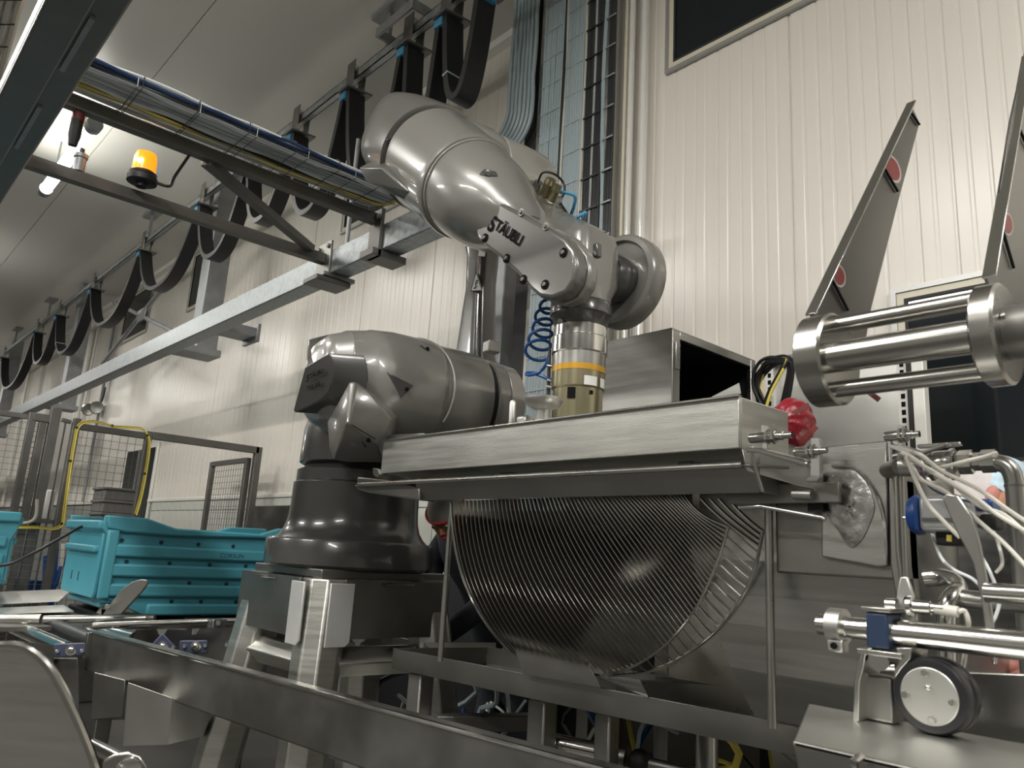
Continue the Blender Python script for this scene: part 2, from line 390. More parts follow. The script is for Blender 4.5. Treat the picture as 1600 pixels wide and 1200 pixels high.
# drain pipes on the wall
for i, (px, r, lab) in enumerate(((148, .045, 'fat white vertical drain pipe on the wall beside the middle post'), (156, .02, 'thin pale vertical pipe beside the fat drain pipe'), (62, .03, 'pale vertical pipe on the wall near the left edge'), (180, .02, 'dark thin vertical conduit left of the crossed braces'))):
    q = OY(px, 500, YW-.06)
    tag(MB().cyl((q.x, q.y, 1.95 if i != 2 else 1.95), (q.x, q.y, 5.1), r, 14).build('wall_pipe', 'trim' if i != 3 else 'galvd'), lab, 'pipe', 'pipes on the back wall')
# cross beam along y with beacon
XB = -4.25
f = MB().bx(XB-.03, XB+.03, .2, 2.134, 3.24, 3.248).bx(XB+.022, XB+.03, .2, 2.134, 3.248, 3.30).bx(XB-.03, XB-.022, .2, 2.134, 3.248, 3.30)
cb = thing('cross_beam', 'dark steel channel carrying the orange beacon', 'beam', (XB, .5, 3.24))
f.build('channel', 'dsteel', cb, smooth=False)
a = Vector((-3.66, 1.15, 3.325)); c = Vector((-4.2, 2.02, 3.29))
d = (c-a).normalized(); s = d.cross(Z1).normalized()
MB().box((a+c)/2, ((c-a).length, .055, .045), (d, s, (s.cross(d)).normalized())).build('diagonal_brace', 'dsteel', cb, bev=.004)
# clamp joining cross beam to galvanised beam
cp = MB().bx(XB-.085, XB+.085, 2.135, 2.149, 3.12, 3.38); cp.bx(XB-.10, XB+.10, 2.10, 2.32, 3.135, 3.162)
o = cp.build('clamp_plate', 'ssd', cb, bev=.003)
hb = MB()
for dx in (-.06, .06):
    for dz in (3.145, 3.345): hexbolt(hb, (XB+dx, 2.135, dz), (0, -1, 0), .016, .012)
hb.build('bolt_head', 'dsteel', o)
MB().bx(XB-.09, XB+.09, 2.06, 2.3, 3.10, 3.135).build('clamp_shoe', 'dsteel', cb, bev=.006)
# cable tray along y
XT0, XT1 = -3.62, -3.34
tr = thing('cable_tray', 'overhead cable tray of dark steel rails under the cable bundle', 'cable tray', (-3.44, 1, 3.28))
x = XT0
MB().bx(x-.05, x+.0,   .38, 2.12, 3.325, 3.335).bx(x-.006, x,   .38, 2.12, 3.335, 3.385).bx(x-.05, x-.044,   .38, 2.12, 3.335, 3.385).build('side_rail', 'dsteel', tr, smooth=False)
for x in (XT0+.005, XT0+.09, XT0+.18, XT1-.005): MB().tube([(x, .38, 3.381), (x, 2.12, 3.381)], .003, 6).build('tray_wire', 'galvd', tr)
for i in range(7):
    y = .45+i*.27; MB().tube([(XT0-.01, y, 3.425), (XT0-.01, y, 3.377), (XT1+.01, y, 3.377), (XT1+.01, y, 3.425)], .0024, 5).build('rung', 'dsteel', tr)
o = MB().bx(-3.70, -3.58, 2.125, 2.149, 3.12, 3.41).bx(-3.72, -3.58, 2.09, 2.32, 3.12, 3.162).build('clamp_plate', 'dsteel', tr, bev=.003)
hb = MB(); hexbolt(hb, (-3.68, 2.125, 3.36), (0,-1,0), .015, .012); hexbolt(hb, (-3.59, 2.125, 3.36), (0,-1,0), .015, .012); hb.build('bolt_head', 'galvd', o)
# cables on the tray: run along y, then bend to +x behind the beam
cbn = thing('cable_bundle', 'bundle of grey, black and yellow cables lying on the overhead tray', 'cables', (-3.44, 1, 3.30))
kinds = ['cgrey','cwhite','cgrey','cyel','black','cgrey2','cgrey','cgrey2','cgrey','cgrey2','black','cgrey','cnavy','cnavy']
for lay in (0, 1):
    for i, k in enumerate(kinds):
        if lay and i % 3 == 0: continue
        if k == 'cwhite': r = .006
        else: r = .0125 if k in ('cgrey', 'cgrey2') else (.0135 if k == 'cyel' else .009)
        if lay: k = random.choice(['cgrey','cgrey2','cgrey2','cgrey'])
        x = XT0+.02+i*(XT1-XT0-.02)/(len(kinds)-1); z = 3.402+lay*.026+(.02 if k == 'cnavy' else -.010 if k == 'cyel' else random.uniform(-.004, .006)); pts = []
        yb = 2.02-.0*i + (x-XT0)*.35
        y = .40
        while y < yb-.12:
            pts.append((x+random.uniform(-.007, .007), y, z+random.uniform(-.006, .006))); y += .17
        pts += [(x+.004, yb-.05, z), (x+.03, yb+.03, z), (x+.11, yb+.06, z)]
        for q in range(5): pts.append((x+.25+q*.08, yb+.065+random.uniform(-.005, .005), z+random.uniform(-.004, .004)))
        MB().tube(spline(pts, 3), r, 6).build('cable', k, cbn)
for i in range(7):
    y = .5+i*.24; z1 = 3.452
    MB().tube([(XT0-.012, y, 3.38), (XT0-.012, y, 3.42), (XT0+.1, y+.01, z1), (XT1-.05, y+.01, z1+.02), (XT1+.012, y, 3.435), (XT1+.012, y, 3.38), (XT0-.012, y, 3.38)], .0022, 5).build('cable_tie', 'cblack', cbn)
# beacon
p = OZ(220, 292, 3.30); bc = thing('warning_beacon', 'lit orange warning beacon standing on the dark channel', 'beacon', p)
MB().lathe(p, Z1, [(.03,0),(.03,.02),(.075,.025),(.078,.05),(.066,.06),(.07,.075),(.058,.085)], 24).build('base', 'black', bc)
MB().lathe(p, Z1, [(.056,.08),(.058,.11),(.056,.17),(.05,.19),(.03,.198),(.001,.199)], 24).build('lens', 'amber', bc)
MB().ball(p+Vector((.045,-.035,.125)), .016).build('bulb', 'amberh', bc)
bl = bpy.data.lights.new('beacon_light', 'POINT'); bl.energy = 1.5; bl.color = (1, .35, .03); bl.shadow_soft_size = .06
bo = bpy.data.objects.new('beacon_light', bl); COL.objects.link(bo); bo.parent = bc; bo.location = (0, 0, .26)
q = Vector((-3.66, .93, 3.33))
tag(MB().tube(spline([p+Vector((.05,.06,.03)), p+Vector((.11,.11,.01)), p.lerp(q, .55)+Vector((0,.12,-.02)), q+Vector((0,.14,0))]), .009, 8).build('beacon_cable', 'black'), 'black cable looping from the orange beacon up to the tray', 'cable')
# connectors beside the lamp
p = Vector((-3.66, .58, 3.325)); t = thing('hanging_connector', 'black and red electrical socket hanging under the cable tray', 'connector', p+Vector((0,0,-.16)))
MB().lathe(p+Vector((0,0,-.16)), Z1, [(.018,0),(.022,.03),(.026,.05),(.026,.12)], 16).build('socket_body', 'black', t)
MB().lathe(p+Vector((0,0,-.04)), Z1, [(.027,0),(.027,.035)], 16).build('red_collar', 'tag', t)
p = OZ(122, 268, 3.30); t = thing('light_sensor', 'small grey cylindrical sensor standing on the dark channel', 'sensor', p)
MB().lathe(p, Z1, [(.028,0),(.028,.07),(.034,.075),(.034,.095),(.02,.10)], 16).build('sensor_body', 'galvd', t)
MB().lathe(p, Z1, [(.012,.10),(.012,.13)], 10).build('sensor_tip', 'black', t)
# near dark channel across the upper left corner
zf = 2.9; y0 = .225; y1 = .405
t = thing('near_channel', 'dark blurred steel channel crossing the upper left corner', 'beam', (-2.5, .3, zf))
MB().bx(-7, 1.2, y0, y1, zf+.02, zf+.1).build('channel_web', 'dsteel', t, bev=.01)
MB().bx(-7, 1.2, y0, y0+.10, zf, zf+.02).build('channel_lip', 'dsteel', t, bev=.006)
[MB().bx(a, b, y1-.07, y1-.055, zf+.01, zf+.02).build('slot_edge', 'galvd', t, smooth=False) for a, b in ((-2.6,-2.25),(-3.3,-2.9))]
t = thing('white_cable_bundle', 'bundle of white cables in the very top left corner', 'cables', (-3, .1, 3.4))
for i in range(7):
    a_, b_ = OZ(2+i*5, 0, 3.5+(i%3)*.02), OZ(-28+i*5, 115, 3.5+(i%3)*.02); d_ = b_-a_; pts = []
    for k in range(14): pts.append(a_+d_*(-.6+k*.25)+Vector((random.uniform(-.006,.006), random.uniform(-.006,.006), random.uniform(-.005,.005))))
    MB().tube(spline(pts, 3), .013, 6).build('cable', 'cwhite', t)
for k in (0, .3, .6): 
    a_, b_ = OZ(0, 0, 3.485), OZ(-30, 115, 3.485); p = a_+(b_-a_)*k; MB().tube([p, p+(OZ(34,0,3.485)-a_)], .003, 5).build('cable_tie', 'black', t)
# ================================================================== FESTOON
YF = 2.42; ZF = 4.86
rl = thing('festoon_rail', 'galvanised trolley rail hung under the ceiling along the wall', 'rail', (-10, YF, ZF))
MB().bx(-22, -2.6, YF-.025, YF+.025, ZF, ZF+.006).bx(-22, -2.6, YF-.025, YF-.019, ZF, ZF+.07).bx(-22, -2.6, YF+.019, YF+.025, ZF, ZF+.07).bx(-22, -2.6, YF-.025, YF+.025, ZF+.064, ZF+.07).build('rail_profile', 'galv', rl, smooth=False)
for px, py in ((28,515),(80,470),(258,342),(655,45)):
    x = OZ(px, py, CEIL-.02).x
    MB().bx(x-.015, x+.015, YF-.015, YF+.015, ZF+.07, CEIL).build('rail_hanger', 'galvd', rl, smooth=False)
    MB().bx(x-.17, x+.17, YF-.06, YF+.07, CEIL-.03, CEIL-.002).build('ceiling_plate', 'galvd', rl, smooth=False)
fr = MB(); p = OZ(655, 55, 4.95)
for (dx0,dx1,dy0,dy1) in ((-.22,.22,-.13,-.11),(-.22,.22,.05,.07),(-.22,-.2,-.11,.05),(.2,.22,-.11,.05)): fr.bx(p.x+dx0,p.x+dx1,YF+dy0,YF+dy1,4.93,5.0)
fr.build('hanger_frame', 'galvd', rl, bev=.003)
TR = [(15,525),(66,490),(101,463),(155,420),(232,365),(323,305),(398,250),(470,190),(556,125),(646,60),(706,15),(768,-30)]
TX = [OY(px, py+6, YF).x for px, py in TR]
for i, x in enumerate(TX):
    t = thing('festoon_trolley', '%s cable trolley from the left on the ceiling rail' % ORD[i], 'trolley', (x, YF, ZF-.14), 'festoon cable trolleys')
    MB().bx(x-.055, x+.055, YF-.052, YF-.046, ZF-.10, ZF+.14).build('side_plate', 'ssd', t, bev=.002)
    MB().bx(x-.05, x+.05, YF+.046, YF+.052, ZF-.10, ZF+.14).build('side_plate', 'ssd', t, bev=.002)
    for s in (-1, 1): MB().cyl((x+s*.032, YF-.045, ZF+.085), (x+s*.032, YF-.02, ZF+.085), .022, 14).build('roller', 'cwhite', t)
    MB().bx(x-.03, x+.03, YF-.05, YF+.05, ZF-.10, ZF-.085).build('saddle_neck', 'ssd', t, smooth=False)
    MB().prism([(x-.07, YF-.1, ZF-.115), (x+.07, YF-.1, ZF-.115), (x+.09, YF+.1, ZF-.115), (x-.05, YF+.1, ZF-.115)], (0,0,.014)).build('saddle_plate', 'dsteel', t, bev=.002)
    o = MB().bx(x-.07, x+.015, YF-.085, YF+.04, ZF-.175, ZF-.118).build('clamp', 'clip', t, bev=.008)
DROP = [.75,.62,.72,.66,.62,.66,.6,.8,.85,.95,.62]
fc = thing('festoon_cable', 'black flat cable bundle hanging in loops from the ceiling trolleys', 'cable', (-8, YF, ZF-.8))
for i in range(len(TX)-1):
    a, c = TX[i]+.035, TX[i+1]-.035; D = DROP[i]; n = 22; path = []
    for k in range(n+1):
        t_ = k/n; u = 2*t_-1
        path.append(Vector((a+(c-a)*(.5+.5*math.copysign(abs(u)**(1.0 if D < 1 else .82), u)), YF-.01, ZF-.13-D*(1-abs(u)**(2.6 if D < 1 else 3.4)))))
    tt = []
    for k in range(n+1):
        d = (path[min(k+1,n)]-path[max(k-1,0)]).normalized(); tt.append(d.cross(Y1).normalized()*.022)
    lp = MB().band(path, (0,.065,0), tt).build('cable_loop', 'black', fc)
    if i in (2, 7, 9, 10):
        k = n//5; e = path[k]; d = (path[k+1]-path[k-1]).normalized(); s = d.cross(Y1).normalized()
        MB().band([e-d*.006, e+d*.006], (0,.068,0), s*.0245).build('cable_band', 'cblue', lp)
q = path[n//2]
# ================================================================== VERTICAL CABLE RISER
rs = thing('cable_riser', 'tall vertical riser of blue-grey and black cables in the wall corner', 'cables', (-2.9, 2.86, .3))
YT = 2.86
xs = lambda px: OY(px, 250, YT).x
MB().bx(xs(812), xs(942), YT+.03, YT+.045, .3, CEIL-.01).build('perforated_back', 'blackg', rs, smooth=False)
for px in (838, 876, 909, 944): 
    MB().bx(xs(px)-.012, xs(px)+.012, YT+.0, YT+.03, .3, CEIL-.01).build('ladder_rail', 'ssx', rs, smooth=False)
def vcable(px0, px1, n, m, r, wav=.004, zlo=.4, yy=YT):
    for i in range(n):
        x = xs(px0+(px1-px0)*(i+.5)/n); pts = []
        for k in range(12): pts.append((x+random.uniform(-wav, wav), yy+random.uniform(-.003, .003), zlo+(CEIL-.05-zlo)*k/11))
        MB().tube(spline(pts, 3), r, 6).build('cable', random.choice(m) if isinstance(m, list) else m, rs)
vcable(841, 873, 8, 'cblue', .0105, .002); vcable(880, 906, 7, 'cblue', .0105, .002); vcable(872, 880, 2, ['cwhite','black'], .009, .008)
vcable(912, 938, 9, ['cblack','cblack','cblack','cgrey'], .0095, .004); vcable(938, 944, 1, 'cblue', .013, .02); vcable(906, 911, 1, 'cwhite', .008)
vcable(946, 957, 3, ['cblack','cblack','cwhite'], .009)
# left group bends away to the left behind the robot
for i in range(7):
    x = xs(794+i*6); z0 = OY(800, 215, YT).z+.05-.02*i
    pts = [(x+random.uniform(-.006,.006), YT-.02, z0+.25+(CEIL-.3-z0)*k/6) for k in range(6, -1, -1)] + [(x-.01, YT-.02, z0+.1), (x-.08, YT-.02, z0), (x-.2, YT-.02, z0-.05), (x-.42, YT-.02, z0-.07)]
    MB().tube(spline(pts, 4), .014, 7).build('cable', 'cblue', rs)
for i in range(24):
    z = .5+i*.19
    MB().bx(xs(841), xs(873), YT-.014, YT-.0105, z, z+.003).build('cable_tie', 'cwhite', rs, smooth=False)
    MB().bx(xs(880), xs(906), YT-.014, YT-.0105, z+.04, z+.043).build('cable_tie', 'cwhite', rs, smooth=False)
    MB().bx(xs(911), xs(938), YT-.016, YT-.011, z+.02, z+.03).build('cable_tie', 'black', rs, smooth=False)
    MB().bx(xs(943), xs(959), YT-.018, YT-.012, z+.02, z+.03).build('ladder_rung', 'galvd', rs, smooth=False)
# polished pipes at the corner
for px, r, m, lab in ((974, .011, 'cream', 'thin cream conduit pipe beside the cable riser'), (983, .017, 'gloss', 'glossy white vertical pipe right of the cable riser'), (1004, .022, 'gloss', 'thicker glossy white vertical pipe beside the cream panels')):
    q = OY(px, 250, YR-.05)
    tag(MB().cyl((q.x, YR-.05, .1), (q.x, YR-.05, CEIL-.01), r, 16).build('vertical_pipe', m), lab, 'pipe', 'vertical pipes at the wall corner')
# pale duct post and dark strip on wall behind the robot upper arm
q0, q1 = OY(789, 480, 3.1), OY(804, 480, 3.1)
tag(MB().bx(q0.x, q1.x, 3.0, 3.19, 0, 3.6).build('wall_duct', 'galvd', bev=.01), 'dark vertical wall duct behind the robot upper arm', 'duct')
# galvanised conduit dropping to the beam
q = OY(543, 370, 2.22); tag(MB().cyl((q.x, 2.22, 3.32), (q.x, 2.22, 4.1), .014, 12).build('vertical_pipe', 'galvd'), 'short grey conduit standing on the galvanised beam', 'pipe')
# ================================================================== ROBOT
BX, BY = -2.6, 1.56
rb = thing('industrial_robot', 'large grey industrial robot arm on a stainless pedestal', 'robot arm', (BX, BY, 1.42))
o_ = Vector((BX, BY, 0))
MB().lathe(o_, Z1, [(.30,1.425),(.312,1.435),(.312,1.515),(.305,1.525)], 56).build('base_flange', 'robotd', rb)
MB().lathe(o_, Z1, [(.285,1.524),(.268,1.54),(.252,1.565),(.243,1.60),(.24,1.64),(.238,1.728),(.232,1.732)], 56).build('base_bell', 'robotd', rb)
MB().lathe(o_, Z1, [(.226,1.73),(.23,1.735),(.23,1.776),(.224,1.78)], 56).build('base_ring', 'robotd', rb)
MB().lathe(o_, Z1, [(.205,1.775),(.205,1.806)], 48).build('rotation_gap', 'blackg', rb)
A2 = Vector((math.sin(math.radians(10)), math.cos(math.radians(10)), 0)); FD = Vector((A2.y, -A2.x, 0))
tu = MB().lathe(o_, Z1, [(.215,1.80),(.226,1.806),(.226,1.82),(.222,1.93),(.2,2.02)], 56).build('turret', 'robotd', rb)
# shoulder housing along the second axis
S = Vector((-2.37, 1.56, 2.075))
def ringA(o, a, h, r, n=40, sq=0, ref=Z1):
    a = Vector(a).normalized(); u = (Vector(ref)-a*Vector(ref).dot(a)).normalized(); w = a.cross(u); out = []
    for i in range(n):
        t = 2*math.pi*i/n; c, s = math.cos(t), math.sin(t)
        k = 1
        if sq: e = 2+sq; k = (abs(c)**e+abs(s)**e)**(-1/e)
        out.append(o+a*h+(u*c+w*s)*r*k)
    return out
def loftA(o, a, prof, n=40, ref=Z1):
    return MB().loft([ringA(o, a, p[0], p[1], n, p[2] if len(p) > 2 else 0, ref) for p in prof])
sh = loftA(S, A2, [(-.33,.09,.6),(-.325,.13,.8),(-.30,.155,.9),(-.255,.172,.7),(-.25,.178,.7),(-.17,.196,.4),(-.165,.200,.4),(-.08,.211,.2),(.08,.212),(.10,.208),(.105,.203),(.26,.198),(.30,.192),(.305,.186)]).build('shoulder_housing', 'robot', rb)
loftA(S, A2, [(.30,.178),(.335,.178)]).build('joint_gap', 'blackg', rb)
sr = loftA(S, A2, [(.325,.175),(.33,.186),(.375,.186),(.38,.18)]).build('joint_ring', 'robot', rb)
loftA(S, A2, [(.375,.17),(.385,.182),(.445,.176),(.46,.16)]).build('joint_cover', 'robotl', rb)
bl_ = MB()
# seam rib around housing
sm_ = [S+A2*(.02+.10*math.sin(math.radians(a)*1.0))+(Z1*math.cos(math.radians(a))-FD*-1*math.sin(math.radians(a)))*.2125 for a in range(-60, 130, 8)]
MB().tube(sm_, .004, 6).build('seam_rib', 'robotl', sh)
# faceted motor cover in front, lower left
h = MB().hull([AT(546,597,2.47),AT(556,597,2.46),AT(512,660,2.52),AT(515,700,2.55),AT(521,718,2.56),AT(545,660,2.38),AT(541,663,2.38),AT(590,696,2.46),AT(612,655,2.47),AT(600,640,2.46),AT(575,610,2.46),AT(598,722,2.56),AT(545,722,2.62),AT(560,600,2.8),AT(610,720,2.8),AT(530,715,2.8),AT(630,650,2.8)])
mc = h.build('motor_cover', 'robot', rb, bev=.006)
MB().hull([AT(481,532,2.85),AT(520,521,2.8),AT(517,560,2.7),AT(478,575,2.72),AT(484,530,3.05),AT(530,520,3.05),AT(480,575,3.05),AT(530,565,3.05)]).build('rear_cover', 'robotd', rb, bev=.008)
for (o, tri_, sc_) in ((sh, ((604,581),(646,602),(626,621)), (636,608)), (sh, ((655,540),(673,535),(670,550)), (668,545)), (mc, ((547,661),(588,686),(570,700)), (576,688))):
    pk = pocket(o, tri_, 'robotd', 'screw_pocket', .004, .03)
    q = surf(o, *sc_, .005); hexbolt(MB(), q, (CAM-q).normalized(), .008, .004).build('socket_screw', 'ink', o)
# logo plate facet at the left end
pp = [(476,574,2.62),(513,551,2.55),(520,565,2.54),(521,590,2.53),(514,612,2.54),(500,626,2.56),(461,645,2.63),(458,641,2.63)]
P3 = [AT(*q) for q in pp]
lp = MB().prism(P3, A2*.10+FD*.06).build('name_plate', 'robotd', rb, bev=.004)
def word(first, rest, o, u, v, size, parent, m='ink', off=.004):
    u = u.normalized(); v = v.normalized(); n = u.cross(v).normalized()
    mb, w = text_mb(first, size*1.45, o - v*size*.28, u, v, off, .028); mb2, w2 = text_mb(rest, size, o+u*(w+size*.08), u, v, off, .03)
    mb.add(mb2.v, mb2.f); 
    x = mb.build('lettering', m, parent, smooth=False)
    return x
word('S', 'TÄUBLI', AT(481,594,2.592), AT(506,583,2.545)-AT(481,594,2.592), AT(482,580,2.592)-AT(481,594,2.592), .022, lp, off=.006)
mb, w = text_mb('TX2 200', .020, AT(481,611,2.597), (AT(506,601,2.55)-AT(481,611,2.597)).normalized(), (AT(482,598,2.597)-AT(481,611,2.597)).normalized(), .006, .02); mb.build('lettering', 'ink', lp, smooth=False)
# upper arm: tall tapering box on the wall side of the shoulder
UC = S + A2*.39 - FD*.15
def arm_ring(z, wx, wy, cx=0, cy=0, e=5):
    out = []
    for i in range(32):
        t = 2*math.pi*i/32; c, s = math.cos(t), math.sin(t); k = (abs(c)**e+abs(s)**e)**(-1/e)
        out.append(Vector((UC.x, UC.y, 0))+FD*(cx+c*k*wx)+A2*(cy+s*k*wy)+Z1*z)
    return out
ua = MB().loft([arm_ring(2.0,.12,.06), arm_ring(2.12,.12,.06), arm_ring(2.26,.125,.055,0), arm_ring(2.32,.105,.052), arm_ring(2.62,.066,.048,.01), arm_ring(2.78,.075,.05,.01), arm_ring(2.95,.14,.06), arm_ring(3.08,.14,.06), arm_ring(3.14,.08,.05)]).build('upper_arm', 'robotd', rb)
p = AT(768, 543, 2.80); MB().box(p, (.05,.05,.045), (FD, A2, Z1)).build('stop_block', 'robotl', rb, bev=.006)
def on_face(px, py):
    r = ray(px, py); n = -A2; q = UC-A2*.053; t = (q-CAM).dot(n)/r.dot(n); return CAM+r*t
ft = [on_face(745,424), on_face(736,456), on_face(754,455)]
n_ = -A2
def tri(pts, k, off): 
    c = sum(pts, Vector())/3; return [c+(p-c)*k+n_*off for p in pts]
MB().prism(tri(ft, 1.0, .0005), n_*.002).build('warning_triangle', 'label', ua, smooth=False)
for k0, k1 in ((1.0, .86),):
    a_, b_ = tri(ft, k0, .003), tri(ft, k1, .003)
    MB().add(a_+b_, [(0,1,4,3),(1,2,5,4),(2,0,3,5)]).build('triangle_border', 'ink', ua, smooth=False)
c = sum(ft, Vector())/3+n_*.0032; s_ = (ft[0]-ft[1]).length
uu = (ft[2]-ft[1]).normalized(); vv = n_.cross(uu)
if vv.z < 0: vv = -vv
g = MB()
def stroke(pts, w):
    for i in range(len(pts)-1):
        a, b = [c+uu*q[0]*s_+vv*q[1]*s_ for q in pts[i:i+2]]; d = (b-a).normalized(); e = d.cross(n_).normalized()*w*s_
        g.add([a-e, a+e, b+e, b-e], [(0,1,2,3)])
stroke([(-.16,-.18),(-.04,-.16),(-.05,.02),(-.1,.1),(-.02,.22),(.08,.16),(.1,.05)], .035); stroke([(-.05,.02),(.06,.06)], .03); stroke([(.02,-.2),(.1,-.06),(.14,-.1)], .03)
g.build('warning_symbol', 'ink', ua, smooth=False)
q = [on_face(750,386), on_face(760,387), on_face(758,401), on_face(748,400)]
MB().prism([p+n_*.001 for p in q], n_*.002).build('small_label', 'label', ua, smooth=False)
# elbow and forearm
E0 = OY(662, 240, 1.50); W0 = OY(852, 388, 1.47)
AF = (W0-E0).normalized(); NF = AF.cross(Y1).normalized()
if NF.z < 0: NF = -NF
LF = (W0-E0).length
RK = E0 + AF*.10      # dark ring
rs_ = Vector(E0)
def lf(prof, n=48): return MB().loft([ringA(p[3] if len(p) > 3 else E0, AF, p[0], p[1], n, p[2] if len(p) > 2 else 0, NF) for p in prof])
eh = lf([(-.27,.10,1),(-.26,.13,1.2),(-.21,.165,1),(-.12,.185,.6),(-.02,.198,.3),(.04,.205,0),(.085,.206,0),(.09,.198,0)]).build('elbow_housing', 'robotm', rb)
lf([(.085,.188),(.112,.188)]).build('joint_gap', 'blackg', rb)
fb = lf([(.108,.185),(.112,.196),(.14,.198),(.38,.185),(.41,.186),(.425,.182),(.43,.172),(.47,.17),(.56,.16),(.63,.142,.2),(.68,.122,.3),(.74,.10,.4),(.80,.085,.5),(.84,.06,.5)]).build('forearm', 'robot', rb)
MB().loft([ringA(E0, AF, .428, .1765, 48, 0, NF), ringA(E0, AF, .436, .1765, 48, 0, NF)]).build('forearm_band', 'robotl', fb)
# ridge on top of the elbow
er = MB().hull([AT(*q) for q in ((650,202,2.74),(668,178,2.78),(676,168,2.86),(690,167,2.90),(716,178,2.88),(748,202,2.78),(706,190,2.70),(700,204,2.66),(690,180,2.74),(660,215,2.95),(740,225,2.95),(690,200,3.05))]).build('elbow_ridge', 'robotl', rb, bev=.008)
MB().hull([AT(*q) for q in ((560,262,2.86),(572,284,2.82),(612,304,2.76),(650,320,2.71),(664,322,2.70),(598,262,2.72),(640,300,2.64))]+[E0-AF*.15, E0+AF*.08, E0]).build('elbow_belly', 'robotm', rb, bev=.006)
for pix in (((602,218),(620,211),(617,226),(605,241)), ((580,263),(587,250),(600,275))): pocket(eh, pix, 'robotd', 'screw_pocket', .004, .03, .004)
for pix, sc_ in ((((748,272),(757,264),(775,268),(778,275),(762,275)), (762,270)),):
    pocket(fb, pix, 'robotd', 'screw_pocket', .006, .03, .003); q = surf(fb, *sc_, .008); hexbolt(MB(), q, (CAM-q).normalized(), .009, .004).build('socket_screw', 'ssx', fb)
# third axis hub between forearm and upper arm
hub = loftA(E0+AF*.14, A2, [(.02,.19),(.16,.19),(.17,.185),(.20,.18),(.205,.175),(.21,.18),(.30,.178),(.40,.17),(.45,.14)]).build('elbow_hub', 'robotl', rb)
# wrist: side cover with the lettering, fork and disc
YC = 1.385
out = [(741,354),(746,338),(757,320),(770,311),(784,316),(824,338),(866,361),(884,372),(897,390),(901,412),(897,438),(884,458),(862,467),(842,464),(828,452),(808,428),(780,402),(758,385),(745,371)]
PO = [OY(*q, YC) for q in out]
wc = MB().prism([p for p in PO], (0,.05,0)).build('wrist_cover', 'robotm', rb, bev=.012, seg=3)
ctr = sum(PO, Vector())/len(PO)
wb_ = MB().prism([ctr+(p-ctr)*1.03+Y1*.045 for p in PO], (0,.035,0)).build('wrist_cover_rim', 'robot', rb, bev=.006)
# lettering on cover
u_ = OY(815,378,YC)-OY(766,345,YC); v_ = OY(775,332,YC)-OY(768,352,YC); v_ = (v_-u_*(v_.dot(u_)/u_.length_squared))
word('S', 'TÄUBLI', OY(764,352,YC), u_, v_, .046, wc, off=.0025)
# circular step on the cover and bolts pockets
cc = OY(857, 412, YC)
for (px, py, nx) in ((881,395,0),(852,445,0),(758,372,0),(792,404,0),(818,437,0),(815,332,1),(853,354,1)):
    q = OY(px, py, YC)
    o = MB().cyl(q+Y1*.002, q-Y1*.003, .014 if not nx else .012, 14).build('bolt_pocket', 'ink' if not nx else 'robotl', wc)
    hexbolt(MB(), q-Y1*.003, -Y1, .007, .004).build('bolt_head', 'dsteel', o)
# wrist body behind the cover
bpts = []
for q in ((741,352),(770,311),(866,361),(897,390),(884,458),(842,464),(780,402)):
    p = OY(*q, YC); bpts.append(Vector((p.x, YC+.08, p.z)))
for q in ((-.02,.02),):
    pass
body = [OY(*q, YC)+Y1*.07 for q in ((745,354),(752,330),(770,315),(784,318),(835,345),(845,400),(840,440),(808,424),(780,400),(758,383))]
MB().prism([p for p in body], (0,.09,0)).build('wrist_side', 'robot', rb, bev=.01)
# top shell reaching from forearm over to the disc
JX = Vector((-1.43, 1.56, 2.34))
top = [OY(757,320,1.43),OY(784,310,1.5),OY(866,358,1.47),OY(880,366,1.47),OY(850,330,1.62),OY(800,290,1.62),OY(765,285,1.55),OY(905,352,1.62),OY(948,362,1.72),OY(900,345,1.70),OY(850,318,1.72),OY(815,300,1.72),OY(905,362,1.70),OY(790,380,1.5),OY(820,400,1.6)]
MB().hull(top).build('wrist_shell', 'robot', rb, bev=.02, seg=3)
dc = OY(966, 438, 1.71)
wd = MB().lathe(dc, Y1, [(.07,.004),(.118,.0),(.124,-.012),(.138,-.010),(.146,.0),(.147,.045),(.138,.056),(.05,.06)], 48).build('wrist_disc', 'robot', rb)
MB().lathe(dc, Y1, [(.06,-.06),(.075,-.03),(.075,.006)], 32).build('disc_hub', 'robotd', rb)
# bridge from shell to disc
MB().hull([dc+Vector((-.02,-.03,.146)), dc+Vector((-.02,.05,.146)), dc+Vector((-.12,-.03,.10)), dc+Vector((-.12,.05,.1)), OY(880,358,1.62), OY(860,335,1.70), OY(905,345,1.73), OY(900,372,1.64)]).build('disc_bridge', 'robot', rb, bev=.02, seg=3)
# fifth axis block: vertical body
T = OY(905, 560, 1.56); T.z = 0
zz = lambda py: OY(905, py, 1.56).z
def vring(z, wx, wy, e=4, n=32, dx=0, dy=0):
    out = []
    for i in range(n):
        t = 2*math.pi*i/n; c, s = math.cos(t), math.sin(t); k = (abs(c)**e+abs(s)**e)**(-1/e); out.append(Vector((T.x+dx+c*k*wx, T.y+dy+s*k*wy, z)))
    return out
kb = MB().loft([vring(zz(478),.085,.085,2), vring(zz(468),.082,.082,2.4), vring(zz(450),.08,.085,6), vring(zz(385),.078,.085,6), vring(zz(374),.07,.075,5), vring(zz(368),.05,.05,4)]).build('wrist_block', 'robot', rb)
MB().cyl(T+Vector((0,-.14,zz(425))), T+Vector((0,-.07,zz(425))), .08, 32).build('wrist_axle', 'robot', rb)
MB().cyl(T+Vector((0,.07,zz(425))), T+Vector((0,.12,zz(425))), .07, 32).build('wrist_axle', 'robotd', rb)
p = OY(933, 392, 1.48); MB().box(p, (.018,.02,.04)).build('block_lug', 'robotd', kb, bev=.003)
